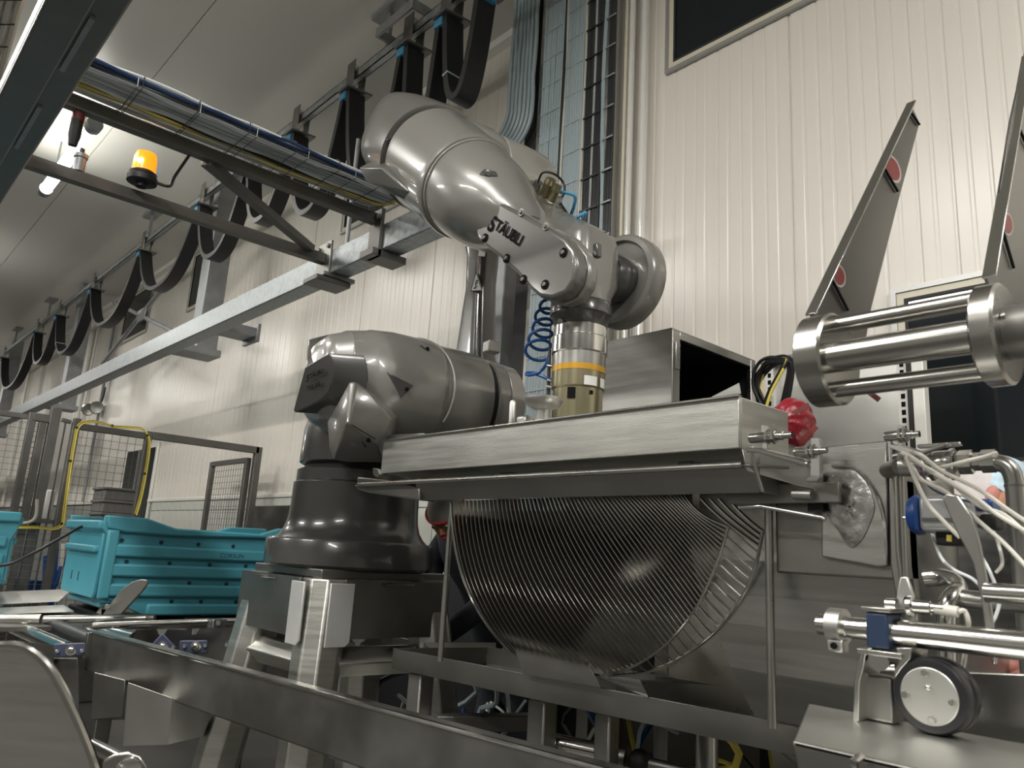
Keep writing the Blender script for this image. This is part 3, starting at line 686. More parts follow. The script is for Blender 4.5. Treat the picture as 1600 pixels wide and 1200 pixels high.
tl = lambda prof, n=48: MB().lathe(T, Z1, prof, n)
tl([(.084,zz(478)),(.090,zz(482)),(.090,zz(497)),(.084,zz(499)),(.074,zz(514))]).build('wrist_flange', 'robotd', rb)
o = tl([(.066,zz(516)),(.066,zz(512))]).build('flange_gap', 'blackg', rb)
MB().cyl(OY(877,500,1.48), OY(875,502,1.46), .008, 12).build('flange_screw', 'ssp', rb)
# tool changer under the wrist
tl([(.072,zz(513)),(.0765,zz(515)),(.0765,zz(530)),(.0745,zz(531))]).build('tool_adapter', 'ssp', rb)
tl([(.0745,zz(530)),(.080,zz(532)),(.080,zz(555)),(.076,zz(557))]).build('tool_ring', 'ssp', rb)
bd = tl([(.0755,zz(556)),(.0755,zz(577))]).build('tool_body_upper', 'ssx', rb)
tl([(.0765,zz(576)),(.0765,zz(585))]).build('amber_band', 'gold', rb)
tb = tl([(.0755,zz(584)),(.0755,zz(609)),(.072,zz(611))]).build('tool_body', 'bronze', rb)
tl([(.071,zz(610)),(.071,zz(662))]).build('tool_foot', 'bronze', rb)
def cyl_patch(a0, a1, z0, z1, r, m, nm, par):
    mb = MB(); n = 8; vs = []
    for i in range(n+1):
        a = math.radians(a0+(a1-a0)*i/n)
        for z in (z0, z1): vs.append((T.x+r*math.cos(a), T.y+r*math.sin(a), z))
    mb.add(vs, [(2*i,2*i+2,2*i+3,2*i+1) for i in range(n)]); return mb.build(nm, m, par)
cyl_patch(-35,-5, zz(609), zz(595), .0772, 'label', 'white_label', tb)
cyl_patch(5,25, zz(609), zz(595), .0772, 'label', 'white_label', tb)
cyl_patch(-70,-52, zz(630), zz(613), .0735, 'ink', 'foot_slot', tb)
cyl_patch(-20,-12, zz(622), zz(616), .0735, 'ink', 'foot_hole', tb)
# connectors on top of wrist shell
pl = MB().hull([OY(802,282,1.62),OY(808,278,1.66),OY(848,318,1.62),OY(880,334,1.66),OY(884,330,1.72),OY(838,283,1.76),OY(802,290,1.62),OY(850,325,1.62),OY(880,340,1.66)]).build('connector_plate', 'dsteel', rb, bev=.003)
for (a, b_, r, m) in (((845,318),(862,280),.020,'bronze'), ((832,308),(842,285),.018,'ssx'), ((857,322),(872,290),.016,'bronze'), ((868,326),(874,308),.010,'ssx')):
    p, q = OY(*a, 1.68), OY(*b_, 1.66); MB().lathe(p, q-p, [(r*1.15,0),(r*1.15,.02),(r,.022),(r,(q-p).length-.02),(r*1.1,(q-p).length-.018),(r*.9,(q-p).length)], 14).build('cable_gland', m, rb)
# ------------------------------------------------------------------ blue hoses
pts = [OY(872,300,1.68),OY(888,302,1.7),OY(899,308,1.72),OY(896,325,1.74),OY(892,336,1.76),OY(893,342,1.7),OY(905,338,1.68),OY(915,332,1.7),OY(910,345,1.74),OY(903,352,1.74)]
tag(MB().tube(spline(pts, 6), .0055, 8).build('air_hose', 'clip'), 'short bright blue air hose looping behind the robot wrist connectors', 'hose')
tag(MB().tube(spline([OY(840,288,1.66),OY(848,270,1.64),OY(866,272,1.66),OY(880,285,1.7),OY(882,300,1.7),OY(876,315,1.68),OY(884,330,1.7),OY(892,340,1.72)], 6), .004, 6).build('sensor_cable', 'black'), 'thin black cable curling over the robot wrist connectors', 'cable')
cx, cy = None, None
pts = []
ctrs = [(858,470),(850,490),(848,512),(843,535),(838,555)]
rad = [.020,.026,.032,.038,.040]
Nn = 110
for i in range(Nn):
    t = i/(Nn-1)*(len(ctrs)-1); k = min(int(t), len(ctrs)-2); f = t-k
    px = ctrs[k][0]*(1-f)+ctrs[k+1][0]*f; py = ctrs[k][1]*(1-f)+ctrs[k+1][1]*f; r = rad[k]*(1-f)+rad[k+1]*f
    c = OY(px, py, 1.60); a = i/(Nn-1)*2*math.pi*5
    pts.append(c+Vector((.65,.727,0))*(math.cos(a)*r)+Vector((.3,-.25,.55))*(math.sin(a)*r*.95))
pts += [OY(853,570,1.56),OY(842,582,1.54),OY(826,586,1.53),OY(822,583,1.54),OY(835,583,1.54),OY(856,592,1.55),OY(866,594,1.55)]
tag(MB().tube(spline(pts, 2), .0052, 8).build('coiled_air_hose', 'hose'), 'dark blue coiled air hose hanging beside the tool under the robot wrist', 'hose')
t = thing('hose_fittings', 'row of small chrome fittings on a rod beside the robot tool', 'fittings', OY(857, 640, 1.55))
MB().cyl(OY(859,545,1.55), OY(857,640,1.55), .004, 8).build('fitting_rod', 'black', t)
for py in (571, 594, 604): MB().cyl(OY(856,py,1.545), OY(868,py+2,1.545), .006, 10).build('chrome_fitting', 'ssp', t)
# ================================================================== PEDESTAL
pd = thing('robot_pedestal', 'stainless steel pedestal with splayed legs under the robot', 'pedestal', (BX, BY, 0))
H = .255
MB().bx(BX-H, BX+H, BY-H, BY+H, 1.395, 1.425).build('top_plate', 'ssd', pd, bev=.004)
zt, zb = 1.395, 1.205
def skirt(a, b, nm='skirt_plate', m='ssd'):
    a, b = Vector(a), Vector(b); d = (b-a).normalized(); n = d.cross(Z1).normalized()
    return MB().prism([a+Z1*zb, b+Z1*zb, b+Z1*zt, a+Z1*zt], n*.008).build(nm, m, pd, smooth=False)
g = .075
skirt((BX-H-.02, BY-H-.03, 0), (BX+H-g, BY-H-.03, 0)); skirt((BX+H+.03, BY-H+g, 0), (BX+H+.03, BY+H, 0))
skirt((BX-H-.03, BY-H, 0), (BX-H-.03, BY+H, 0))
for (x, y, ax) in ((BX+H-g+.02, BY-H-.045, 0), (BX+H+.045, BY-H+g-.02, 1)):
    pts = [(-.045, -.2), (.03, -.2), (.045, -.185), (.045, 0), (-.045, 0)]
    if ax: pr_ = [Vector((x, y-q[0]*.0+q[0], zt-.012+q[1])) for q in pts]; ex = (.008,0,0)
    else: pr_ = [Vector((x+q[0], y, zt-.012+q[1])) for q in pts]; ex = (0,-.008,0)
    MB().prism(pr_, ex).build('corner_plate', 'platew', pd, bev=.002)
sq = MB().hull([(BX+H-g, BY-H-.02, zb), (BX+H+.02, BY-H+g, zb), (BX+H-g, BY-H-.02, zt), (BX+H+.02, BY-H+g, zt), (BX+H-g-.05, BY-H+.03, zb), (BX+H-g-.05, BY-H+.03, zt)]).build('corner_block', 'lid', pd)
legs = {}
for sx in (-1, 1):
    for sy in (-1, 1):
        a = Vector((BX+sx*(H-.05), BY+sy*(H-.05), zt)); c = Vector((BX+sx*(H+.12), BY+sy*(H+.12), .02))
        if sx == 1 and sy == -1: c = Vector((BX+H+.02, BY-H-.03, .02))
        w = .075; n1 = Vector((sx, sy, 0)).normalized()
        rings = []
        for p in (a, c):
            r_ = []
            for (i, j) in ((1,.45),(.45,1),(-.45,1),(-1,.45),(-1,-.45),(-.45,-1),(.45,-1),(1,-.45)): r_.append(p+Vector((i*w, j*w, 0)))
            rings.append(r_)
        MB().loft(rings).build('leg', 'lid', pd, bev=.006); legs[(sx,sy)] = (a, c)
        MB().bx(c.x-.1, c.x+.1, c.y-.1, c.y+.1, 0, .02).build('foot_plate', 'ssd', pd, bev=.003)
def rail(k0, k1, z, w=.05):
    def at_(k): a, c = legs[k]; f = (zt-z)/(zt-.02); return a.lerp(c, f)
    p, q = at_(k0), at_(k1); d = (q-p).normalized(); s = d.cross(Z1).normalized(); u = Z1
    s2 = (s+u).normalized(); u2 = (u-s).normalized()
    MB().box((p+q)/2, ((q-p).length, w*1.45, w*1.45), (d, s2, u2)).build('cross_rail', 'lid', pd, bev=.006)
for z in (1.125, .55):
    rail((-1,-1),(1,-1), z); rail((1,-1),(1,1), z); rail((-1,-1),(-1,1), z); rail((-1,1),(1,1), z)
for (x, y, d) in ((BX-.05, BY-H-.045, X1), (BX+H+.045, BY+.02, Y1)):
    p = Vector((x, y, zt-.012)); MB().tube([p-d*.07, p-d*.03, p+d*.05, p+d*.07], [.003,.006,.0035,.002], 8).build('latch_rod', 'ssp', pd)
# ================================================================== LIFTED LID WITH ROD BASKET
bk = thing('basket_lid', 'long stainless lid box with a curved rod basket hanging under it', 'basket', (-1.4, 1.5, 1.2))
bxm = MB().bx(-2.04, -.79, 1.30, 1.306, 1.728, 1.831).bx(-2.04, -.79, 1.306, 1.49, 1.822, 1.828).bx(-.796, -.79, 1.306, 1.49, 1.728, 1.831).bx(-2.04, -2.034, 1.306, 1.49, 1.728, 1.831).bx(-2.04, -.79, 1.484, 1.49, 1.728, 1.831)
bxm.build('lid_box', 'lid', bk, bev=.003)
MB().bx(-2.04, -.79, 1.292, 1.31, 1.828, 1.834).build('top_hem', 'ssx', bk, bev=.002)
MB().bx(-1.95, -.85, 1.488, 1.95, 1.765, 1.785).build('rear_deck', 'ssd', bk, bev=.003)
MB().cyl((T.x, T.y, 1.785), (T.x, T.y, zz(662)+.002), .06, 32).build('tool_socket', 'ssx', bk)
# ledge with rolled front edge and apron
MB().prism([(-2.0,1.19,1.676), (-.705,1.19,1.676), (-.66,1.24,1.676), (-.66,1.46,1.676), (-2.0,1.46,1.676)], (0,0,.005)).build('ledge', 'ssd', bk, bev=.002)
MB().tube([(-1.97,1.185,1.681), (-.715,1.185,1.679)], .006, 10).build('rolled_edge', 'ssx', bk)
MB().prism([(-1.70,1.195,1.678), (-1.70,1.215,1.634), (-.70,1.215,1.634), (-.70,1.195,1.678)], (0,.006,0)).build('apron', 'ssd', bk, smooth=False)
MB().hull([OY(558,745,1.2),OY(592,748,1.2),OY(655,760,1.2),OY(655,782,1.2),OY(575,770,1.2),OY(557,765,1.2)]+[p+Y1*.05 for p in (OY(558,745,1.2),OY(655,760,1.2),OY(655,782,1.2),OY(575,770,1.2))]).build('ledge_corner', 'ssd', bk, bev=.004)
MB().prism([OY(582,731,1.29),OY(590,732,1.29),OY(593,741,1.29),OY(588,746,1.29),OY(583,742,1.29)], (0,.03,0)).build('corner_clip', 'ssp', bk, bev=.001)
MB().prism([(-.705,1.19,1.712),(-.705,1.19,1.69),(-.70,1.215,1.634),(-.70,1.46,1.634),(-.70,1.46,1.712)], (.008,0,0)).build('end_plate', 'ss', bk, bev=.002)
MB().prism([OY(1158,700,1.19),OY(1166,736,1.19),OY(1285,770,1.28),OY(1283,742,1.28),OY(1255,716,1.26)], (0,.008,0)).build('end_flange', 'ss', bk, bev=.002)
MB().bx(-.80,-.585,1.27,1.278,1.62,1.655).build('lower_flange', 'ssd', bk, bev=.002)
pl = MB().prism([OY(596,680,1.36),OY(662,677,1.36),OY(662,683,1.36),OY(596,690,1.36)], (0,.09,0)).build('top_strip', 'sspl', bk, bev=.001)
# stand-off lug, hand knob and pin on top of the lid
def at_lid(px, y): return OY(px, 700, y).x
kx = OZ(848, 655, 1.834); kx = Vector((kx.x, 1.36, 1.834)); kx.x = OY(848, 655, 1.36).x
MB().lathe(kx, Z1, [(.026,0),(.026,.006),(.019,.01),(.019,.034),(.02,.04),(.042,.05),(.05,.062),(.05,.070),(.04,.073),(.0,.066)], 32).build('hand_knob', 'sspl', bk)
px_ = Vector((OY(800, 655, 1.36).x, 1.36, 1.834)); MB().lathe(px_, Z1, [(.017,0),(.017,.008),(.009,.01),(.009,.072),(.006,.078)], 16).build('guide_pin', 'sspl', bk)
q = Vector((OY(820, 655, 1.36).x, 1.36, 1.84)); MB().box(q+Vector((0,0,.01)), (.04,.03,.03)).build('knob_lug', 'sspl', bk, bev=.008)
MB().hull([OY(1112,620,1.42),OY(1155,598,1.42),OY(1158,615,1.42),OY(1112,622,1.46),OY(1155,598,1.46),OY(1158,615,1.46)]).build('lid_gusset', 'ss', bk)
# curved grid
YC_, ZC_, RG = 1.75, 1.65, .452
def on_cyl(px, py, R_=RG):
    r = ray(px, py); a = r.y**2+r.z**2; b = r.y*(-YC_)+r.z*(CAM.z-ZC_); c = YC_**2+(CAM.z-ZC_)**2-R_**2
    return CAM+r*((-b-math.sqrt(max(b*b-a*c, 0)))/a)
inner = [(940,1055),(985,1043),(1035,1012),(1078,965),(1105,915),(1125,865),(1138,822)]
outer = [(950,1056),(1010,1050),(1065,1027),(1120,985),(1158,935),(1180,885),(1192,828)]
def along(pts, f):
    P = spline([Vector((p[0], p[1], 0)) for p in pts], 12); L = [0]
    for i in range(1, len(P)): L.append(L[-1]+(P[i]-P[i-1]).length)
    d = f*L[-1]
    for i in range(1, len(P)):
        if L[i] >= d or i == len(P)-1:
            k = (d-L[i-1])/max(L[i]-L[i-1], 1e-6); return P[i-1].lerp(P[i], min(k, 1))
def qb(a, b, c, n=18):
    out = []
    for i in range(n+1):
        t = i/n; out.append((a[0]*(1-t)**2+2*b[0]*t*(1-t)+c[0]*t*t, a[1]*(1-t)**2+2*b[1]*t*(1-t)+c[1]*t*t))
    return out
NB = 60
def blade(pix, name='rod', th=.005):
    path = [on_cyl(*q) for q in pix]; w, t = [], []
    for i, p in enumerate(path):
        nrm = Vector((0, p.y-YC_, p.z-ZC_)).normalized(); d = (path[min(i+1,len(path)-1)]-path[max(i-1,0)]).normalized()
        s = nrm.cross(d).normalized(); w.append(s*.0012); t.append(nrm*th)
    return MB().band(path, w, t).build(name, 'rod', bk)
bottom = [(798,1018),(830,1036),(870,1047),(905,1053),(940,1055)]
KU, KC = (0, .17, .53, 1), ((706,930), (776,925), (940,862), (1086,806))
def ctl(u):
    out = []
    for k in (0, 1):
        v = 0
        for i in range(4):
            L = 1
            for j in range(4):
                if j != i: L *= (u-KU[j])/(KU[i]-KU[j])
            v += L*KC[i][k]
        out.append(v)
    return tuple(out)
for i in range(NB):
    u = i/(NB-1)
    a = (705+365*u, 783-12*u)
    if u < .25: e = along(bottom, u/.25); f = -1
    else: f = (u-.25)/.75; e = along(inner, f)
    pix = qb(a, ctl(u), (e.x, e.y))
    if i % 2 == 1 and f > .02:
        o_ = along(outer, f*.9)
        ext = [(e.x+(o_.x-e.x)*k/4, e.y+(o_.y-e.y)*(k/4)+1.2*math.sin(math.pi*k/4)) for k in range(0, 5)]; blade(ext, 'rod', .0015)
    blade(pix)
for i in range(4): blade(qb((1096+14*i, 779), (1118+14*i, 806), (along(outer, .93+.022*i).x, along(outer, .93+.022*i).y)))
for pts in (inner, outer):
    path = [on_cyl(p.x, p.y, RG+.004) for p in spline([Vector((q[0], q[1], 0)) for q in pts], 6)]
    MB().tube(path, .0036, 8).build('rim_arc', 'ssp', bk)
path = [on_cyl(*q, RG+.002) for q in qb((705,783), (706,930), (798,1018), 24)+bottom[1:]]; MB().tube(path, .004, 8).build('rim_arc', 'ssp', bk)
# dark sheet added close behind the rods to put shade in their gaps
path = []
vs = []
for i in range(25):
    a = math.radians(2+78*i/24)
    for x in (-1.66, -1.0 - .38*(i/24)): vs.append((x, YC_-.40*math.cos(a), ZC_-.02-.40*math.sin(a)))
MB().add(vs, [(2*i,2*i+1,2*i+3,2*i+2) for i in range(24)]).build('gap_shade', 'gap_shade', bk)
# hangers between lid and basket
for x in (-1.6, -1.0): MB().bx(x-.02, x+.02, 1.42, 1.46, 1.55, 1.73).build('basket_hanger', 'ssd', bk, bev=.003)
# ================================================================== KETTLE
kt = thing('kettle', 'stainless steel cooking kettle body right of the rod basket', 'kettle', (-.7, 1.6, .2))
prof = [(1.33,1.66),(1.33,1.52),(1.345,1.455),(1.375,1.40),(1.405,1.36),(1.44,1.31),(1.475,1.27),(1.53,1.21),(1.7,1.17)]
MB().loft([[Vector((x, y, z)) for y, z in prof]+[Vector((x, 2.1, 1.18)), Vector((x, 2.1, 1.66))] for x in (-.90, -.50)]).build('kettle_shell', 'ss', kt, smooth=False)
fpl = MB().prism([OY(1283,698,1.30),OY(1386,688,1.30),OY(1387,884,1.30),OY(1372,886,1.30),OY(1283,870,1.30)], (0,.006,0)).build('front_panel', 'ss', kt, bev=.003)
MB().bx(-.725,-.50,1.31,1.36,1.50,1.70).build('side_wall', 'ssd', kt, bev=.004)
# crumpled polished patch on the front panel
cpx = [(1287,765),(1300,742),(1330,734),(1352,752),(1366,790),(1358,820),(1345,845),(1328,856),(1310,830),(1292,805)]
vs = []; fs = []; nr = 9
cc = OY(1328, 792, 1.297)
bd_ = [OY(p.x, p.y, 1.2985) for p in spline([Vector((q[0],q[1],0)) for q in cpx+[cpx[0]]], 4)][:-1]
nb = len(bd_)
for k in range(nr+1):
    f = .04+.96*k/nr
    for i, p in enumerate(bd_):
        q = cc.lerp(p, f); q = Vector((q.x, 1.2985-.003*(1-f**2)-(.0009*(1+math.sin(q.x*260+q.z*90)*math.cos(q.z*210-q.x*70))+random.uniform(0,.0003) if k < nr else 0), q.z)); vs.append(q)
for k in range(nr):
    for i in range(nb): fs.append((k*nb+i, k*nb+(i+1)%nb, (k+1)*nb+(i+1)%nb, (k+1)*nb+i))
MB().add(vs, fs).build('crumpled_patch', 'film', kt)
arc = [OY(p.x, p.y, 1.296) for p in spline([Vector((q[0],q[1],0)) for q in ((1300,728),(1335,732),(1362,760),(1378,800),(1384,850),(1383,876))], 6)]
MB().tube(arc, .0028, 6).build('weld_bead', 'film', kt)
MB().prism([(-1.95,1.86,1.12), (-1.95,2.36,1.50), (-.5,2.36,1.50), (-.5,1.86,1.12)], (0,.004,-.005)).build('trough_wall', 'ssx', kt, smooth=False)
# right end: flange edge, bar and round drum
MB().prism([OY(1387,686,1.295),OY(1396,690,1.295),OY(1402,860,1.295),OY(1420,1000,1.295),OY(1410,1000,1.295),OY(1390,880,1.295)], (0,.2,0)).build('end_flange', 'ssx', kt, bev=.003)
MB().tube(spline([OY(1396,713,1.27),OY(1404,712,1.27),OY(1407,722,1.27),OY(1409,780,1.27),OY(1415,930,1.27)], 5), .0042, 10).build('guard_bar', 'ssx', kt)
dcx = OY(1428, 850, 1.42)
MB().lathe((dcx.x, 1.42, 0), Z1, [(.04,1.30),(.06,1.32),(.066,1.35),(.066,1.66),(.062,1.67)], 32).build('round_drum', 'ssk', kt)
MB().cyl(OY(1396,724,1.34), OY(1422,726,1.36), .021, 20).build('port_collar', 'ssp', kt)
for x in (-.95, -.55):
    for y in (2.0,): MB().bx(x-.03, x+.03, y-.03, y+.03, 0, 1.2).build('leg', 'ssd', kt, bev=.004)
# upright bars either side of the basket
for px0, py0, px1, py1, y, r, lab in ((1201,800,1206,1118,1.30,.0075,'upright round bar right of the rod basket'), (705,800,692,1022,1.36,.008,'upright round bar left of the rod basket')):
    a, b_ = OY(px0, py0, y), OY(px1, py1, y); b_ = Vector((a.x, y, b_.z)); 
    tag(MB().cyl((a.x, y, b_.z-.02), (a.x, y, 1.66), r, 14).build('upright_bar', 'ssx'), lab, 'bar', 'upright bars beside the basket')
# ================================================================== TRAY UNDER THE BASKET
ty = thing('drip_tray', 'angled stainless drip tray with legs under the rod basket', 'tray', (-1.5, 1.6, 0))
zt_ = 1.19
FL, FR_ = OZ(614,1013,zt_), OZ(1262,1136,zt_)
BL, BR_ = FL+Vector((.05,.36,0)), FR_+Vector((0,.36,0))
d = (FR_-FL).normalized(); n_ = Vector((-d.y, d.x, 0))
def wallp(a, b, h, nm, th=.006, m='ssx', slope=0):
    dd = (b-a).normalized(); n = Vector((-dd.y, dd.x, 0))
    return MB().prism([a, b, b-Z1*h+n*slope, a-Z1*h+n*slope], n*th).build(nm, m, ty, bev=.0015)
wallp(FL, FR_, .062, 'front_rail', m='ssd')
wallp(FL+n_*.006, BL, .06, 'end_rail', m='ssd'); wallp(BL, BR_, .06, 'back_rail')
fl = Vector((0,0,-.055))
mid = .16
MB().add([FL+fl+n_*.006, FR_+fl+n_*.006, FR_+fl+n_*mid-Z1*.02, FL+fl+n_*mid-Z1*.02, BR_+fl, BL+fl], [(0,1,2,3),(3,2,4,5)]).build('tray_floor', 'ssx', ty, smooth=False)
c0 = OZ(696,1003,zt_); 
MB().hull([OZ(655,1004,zt_)+n_*.02, OZ(775,1004,zt_+.01), OZ(775,1035,zt_-.05), OZ(690,1030,zt_-.05), OZ(655,1004,zt_)+n_*.03-Z1*.05]).build('tray_wedge', 'ssd', ty)
# sloping deflector and guard plate
MB().prism([OZ(934,1057,zt_+.006), OZ(1012,1087,zt_+.006), OZ(1000,1062,zt_+.0), OZ(945,1055,zt_+.0)], (0,0,-.004)).build('deflector', 'platew', ty, smooth=False)
gp = [FL+(FR_-FL)*f-n_*.004 for f in (.286, .49)]
q0, q1 = OZ(803,1050,zt_), OZ(937,1075,zt_)
gpl = [OY(803,1012,1.53), OY(917,1031,1.55), OY(938,1075,1.555), OY(818,1054,1.535)]
MB().prism(gpl, (0,.004,0)).build('guard_plate', 'ssd', ty, bev=.001)
for (px, w, nm) in ((655, .03, 0), (845, .03, 1), (944, .024, 2), (1100, .024, 3)):
    f = (px-614)/(1262-614); f = f**1.0
    best = min((abs((lambda c: 800+FPX*c.x/-c.z)(RC.transposed() @ (FL.lerp(FR_, k/200)+n_*.05-Z1*.1-CAM))-px), k) for k in range(201))[1]
    p = FL.lerp(FR_, best/200)+n_*.06
    if nm < 3: MB().box((p.x, p.y, (zt_-.07)/2), (w*2, w*2, zt_-.07), (d, n_, Z1)).build('leg', 'ssx' if nm else 'sspl', ty, bev=.005)
    else: MB().cyl((p.x, p.y, 0), (p.x, p.y, zt_-.06), .026, 20).build('round_leg', 'ssp', ty)
a, b_ = OZ(680,1130,.98), OZ(835,1128,.98)
MB().box((a+b_)/2, ((b_-a).length, .05, .05), ((b_-a).normalized(), (b_-a).normalized().cross(Z1), Z1)).build('leg_tie', 'dsteel', ty, bev=.004)
# hydraulic cylinder below the tray
hc = thing('hydraulic_cylinder', 'polished hydraulic cylinder lying below the drip tray', 'cylinder', AT(930,1180,2.1)-Z1*.05)
a, b_ = AT(862,1160,2.15), AT(972,1184,2.05)
MB().cyl(a, b_, .026, 24).build('cylinder_barrel', 'ssp', hc)
dd = (b_-a).normalized()
MB().cyl(b_, b_+dd*.015, .03, 24).build('cylinder_head', 'ssd', hc); MB().ball(b_+dd*.05, .032, 18, 10).build('ball_joint', 'blackg', hc); MB().cyl(b_+dd*.06, b_+dd*.3, .016, 16).build('piston_rod', 'ssd', hc)
# cable clutter behind and below the tray
cl_ = thing('cable_clutter', 'tangle of black, grey and blue cables in the dark under the tray', 'cables', (-1.6, 2.1, .4))
for i in range(90):
    m = random.choice(['black']*5+['cgrey','cgrey2','cblue','hose','cwhite','cyel'] if i > 3 else ['cyel'])
    x = random.uniform(-3.0, -.9); y = random.uniform(1.8, 2.5); z = random.uniform(.55, 1.12); pts = []
    for k in range(6):
        pts.append((x+random.uniform(-.12,.12)+k*random.uniform(-.09,.09), y+random.uniform(-.06,.06), z-k*.11+random.uniform(-.08,.08)))
    MB().tube(spline(pts, 4), random.choice([.006,.008,.011]), 5).build('cable', m, cl_)
tag(MB().bx(-4.25, -1.5, 2.76, 2.79, 0, 1.38).build('dark_backdrop', 'cabin'), 'black sheet added behind the robot cell to stand for the dark there', 'panel')  # added black sheet, hides the pale wall so the space behind the legs stays dark
# ================================================================== FRONT CONVEYOR BEAM
A0, A1 = OZ(141,988,1.1), OZ(830,1175,1.1); dirb = (A1-A0).normalized(); A1 = A0+dirb*3.1; nb_ = Vector((-dirb.y, dirb.x, 0))
cbm = thing('conveyor_side_beam', 'long dark stainless side beam crossing the lower left foreground', 'beam', A0+dirb*1.5-Z1*.2)
hB = .145
MB().prism([A0, A1, A1-Z1*hB, A0-Z1*hB], nb_*.006).build('beam_web', 'ssd', cbm, bev=.002)
MB().prism([A0, A1, A1+nb_*.05, A0+nb_*.05], (0,0,.006)).build('beam_top_flange', 'ssx', cbm, bev=.002)
MB().tube([A0+Z1*.004, A1+Z1*.004], .006, 8).build('beam_edge', 'ssp', cbm)
MB().prism([A0-Z1*hB, A1-Z1*hB, A1+nb_*.05-Z1*hB, A0+nb_*.05-Z1*hB], (0,0,.006)).build('beam_lower_flange', 'ssd', cbm, bev=.002)
MB().box(A0+dirb*.01-Z1*.05+nb_*.0, (.02,.03,.1), (dirb, nb_, Z1)).build('end_bracket', 'ssd', cbm, bev=.002)
for k in (.12, 2.6): 
    p = A0+dirb*k+nb_*.05; MB().box((p.x, p.y, (1.1-hB)/2), (.06,.06,1.1-hB), (dirb, nb_, Z1)).build('leg', 'ssd', cbm, bev=.004)
# ================================================================== RIGHT: MIXING SHAFT WITH BLADES
YS = .95
ms = thing('blade_shaft', 'polished shaft of two round discs joined by three tubes with two tall blades', 'shaft', OY(1420, 560, YS)-Z1*.08)
d1, d2 = OY(1292, 566, YS), OY(1556, 521, YS)
zc = (d1.z+d2.z)/2; d1.z = d2.z = zc
def disc(c, r, t, nm):
    return MB().lathe(c-X1*t/2, X1, [(r*.93,0),(r,.003),(r,t-.003),(r*.94,t),(r*.2,t)], 48).build(nm, 'shaftm', ms)
disc(d1, .0605, .036, 'disc'); disc(d2, .058, .026, 'disc')
for (dy, dz, r) in ((-.006, .043, .0105), (-.030, -.006, .0195), (-.012, -.043, .0105)):
    MB().cyl(d1+Vector((.013,dy,dz)), d2+Vector((-.012,dy,dz)), r, 24).build('spacer_tube', 'shaftm', ms)
MB().cyl(d2+Vector((.01,0,0)), d2+Vector((.2,0,0)), .03, 24).build('shaft_stub', 'dsteel', ms)
def bladef(x, pix, edge, stickers, flange):
    P = [OX(*q, x) for q in pix]
    b = MB().prism(P, (-.004,0,0)).build('blade', 'ssk', ms, bev=.0008)
    a, c = OX(*edge[0], x), OX(*edge[1], x)
    dd = (c-a).normalized(); s = dd.cross(X1).normalized()
    MB().box((a+c)/2+X1*.004, ((c-a).length, .0035, .016), (dd, s, X1)).build('blade_edge', 'ssp', b, bev=.0005)
    for (px, py, rx, ry, rot) in stickers:
        for k, m, nm, off in ((1.25, 'stickw', 'sticker_border', .0006), (1, 'sticker', 'red_sticker', .0012)):
            ring = []
            for i in range(20):
                t = 2*math.pi*i/20; u, v = rx*k*math.cos(t), ry*k*math.sin(t); cr, sr = math.cos(rot), math.sin(rot)
                ring.append(OX(px+u*cr-v*sr, py+u*sr+v*cr, x)+X1*off)
            MB().prism(ring, (.0004,0,0)).build(nm, m, b, smooth=False)
    for (q0, q1) in flange:
        a, c = OX(*q0, x), OX(*q1, x); dd = (c-a).normalized(); s = dd.cross(X1).normalized()
        MB().box((a+c)/2+X1*.003, ((c-a).length, .0022, .004), (dd, s, X1)).build('blade_rib', 'blackg', b)
    return b
bladef(-.47, [(1266,489),(1422,160),(1437,192),(1405,310),(1362,480),(1348,560),(1330,560)], [(1263,492),(1421,161)], [(1394,264,9,19,-.35),(1310,431,8,15,-.2)], [((1378,262),(1400,300)),((1296,436),(1322,486)),((1422,178),(1434,196))])
bladef(-.285, [(1541,432),(1558,330),(1580,190),(1604,80),(1680,60),(1640,460),(1570,500)], [(1540,434),(1601,88)], [(1573,350,7,15,-.15)], [((1563,362),(1580,420)),((1588,200),(1604,235))])
q = d2+Vector((.014,-.005,.0)); MB().lathe(q+Vector((0,-.02,.012)), X1, [(.006,0),(.006,.004)], 10).build('shaft_bolt', 'ssp', ms)
# ================================================================== LOWER SHAFT, WHEEL AND BRACKETS
ls = thing('guide_shaft', 'polished horizontal shaft with clamp collar and navy bearing block', 'shaft', OY(1430, 1010, YS))
ax0 = OY(1400, 988, YS); ax = Vector((0, YS, ax0.z))
xat = lambda px: OY(px, 990, YS).x
MB().cyl((xat(1281), YS, ax.z), (xat(1365), YS, ax.z), .0125, 24).build('shaft_end', 'ssp', ls)
MB().cyl((xat(1360), YS, ax.z), (xat(1720), YS, ax.z), .0148, 24).build('shaft_tube', 'ssp', ls)
MB().cyl((xat(1299), YS, ax.z), (xat(1321), YS, ax.z), .021, 24).build('clamp_collar', 'sspl', ls)
MB().box((xat(1311), YS-.004, ax.z-.022), (.02,.018,.016)).build('collar_lug', 'sspl', ls, bev=.003)
hexbolt(MB(), (xat(1311)+.0, YS-.014, ax.z-.022), -Y1, .004, .003).build('lug_screw', 'ink', ls)
MB().box(((xat(1364)+xat(1399))/2, YS, ax.z+.001), (abs(xat(1399)-xat(1364)), .04, .040)).build('bearing_block', 'navyp', ls, bev=.003)
MB().box(((xat(1362)+xat(1402))/2, YS, ax.z+.024), (abs(xat(1402)-xat(1362))+.004, .044, .005)).build('block_cap', 'ssx', ls, bev=.001)
MB().box(((xat(1352)+xat(1420))/2, YS, ax.z-.0235), (abs(xat(1420)-xat(1352)), .05, .006)).build('block_base', 'ssx', ls, bev=.001)
a_, b_ = OY(1540, 926, .99), OY(1680, 930, .99); b_.z = a_.z
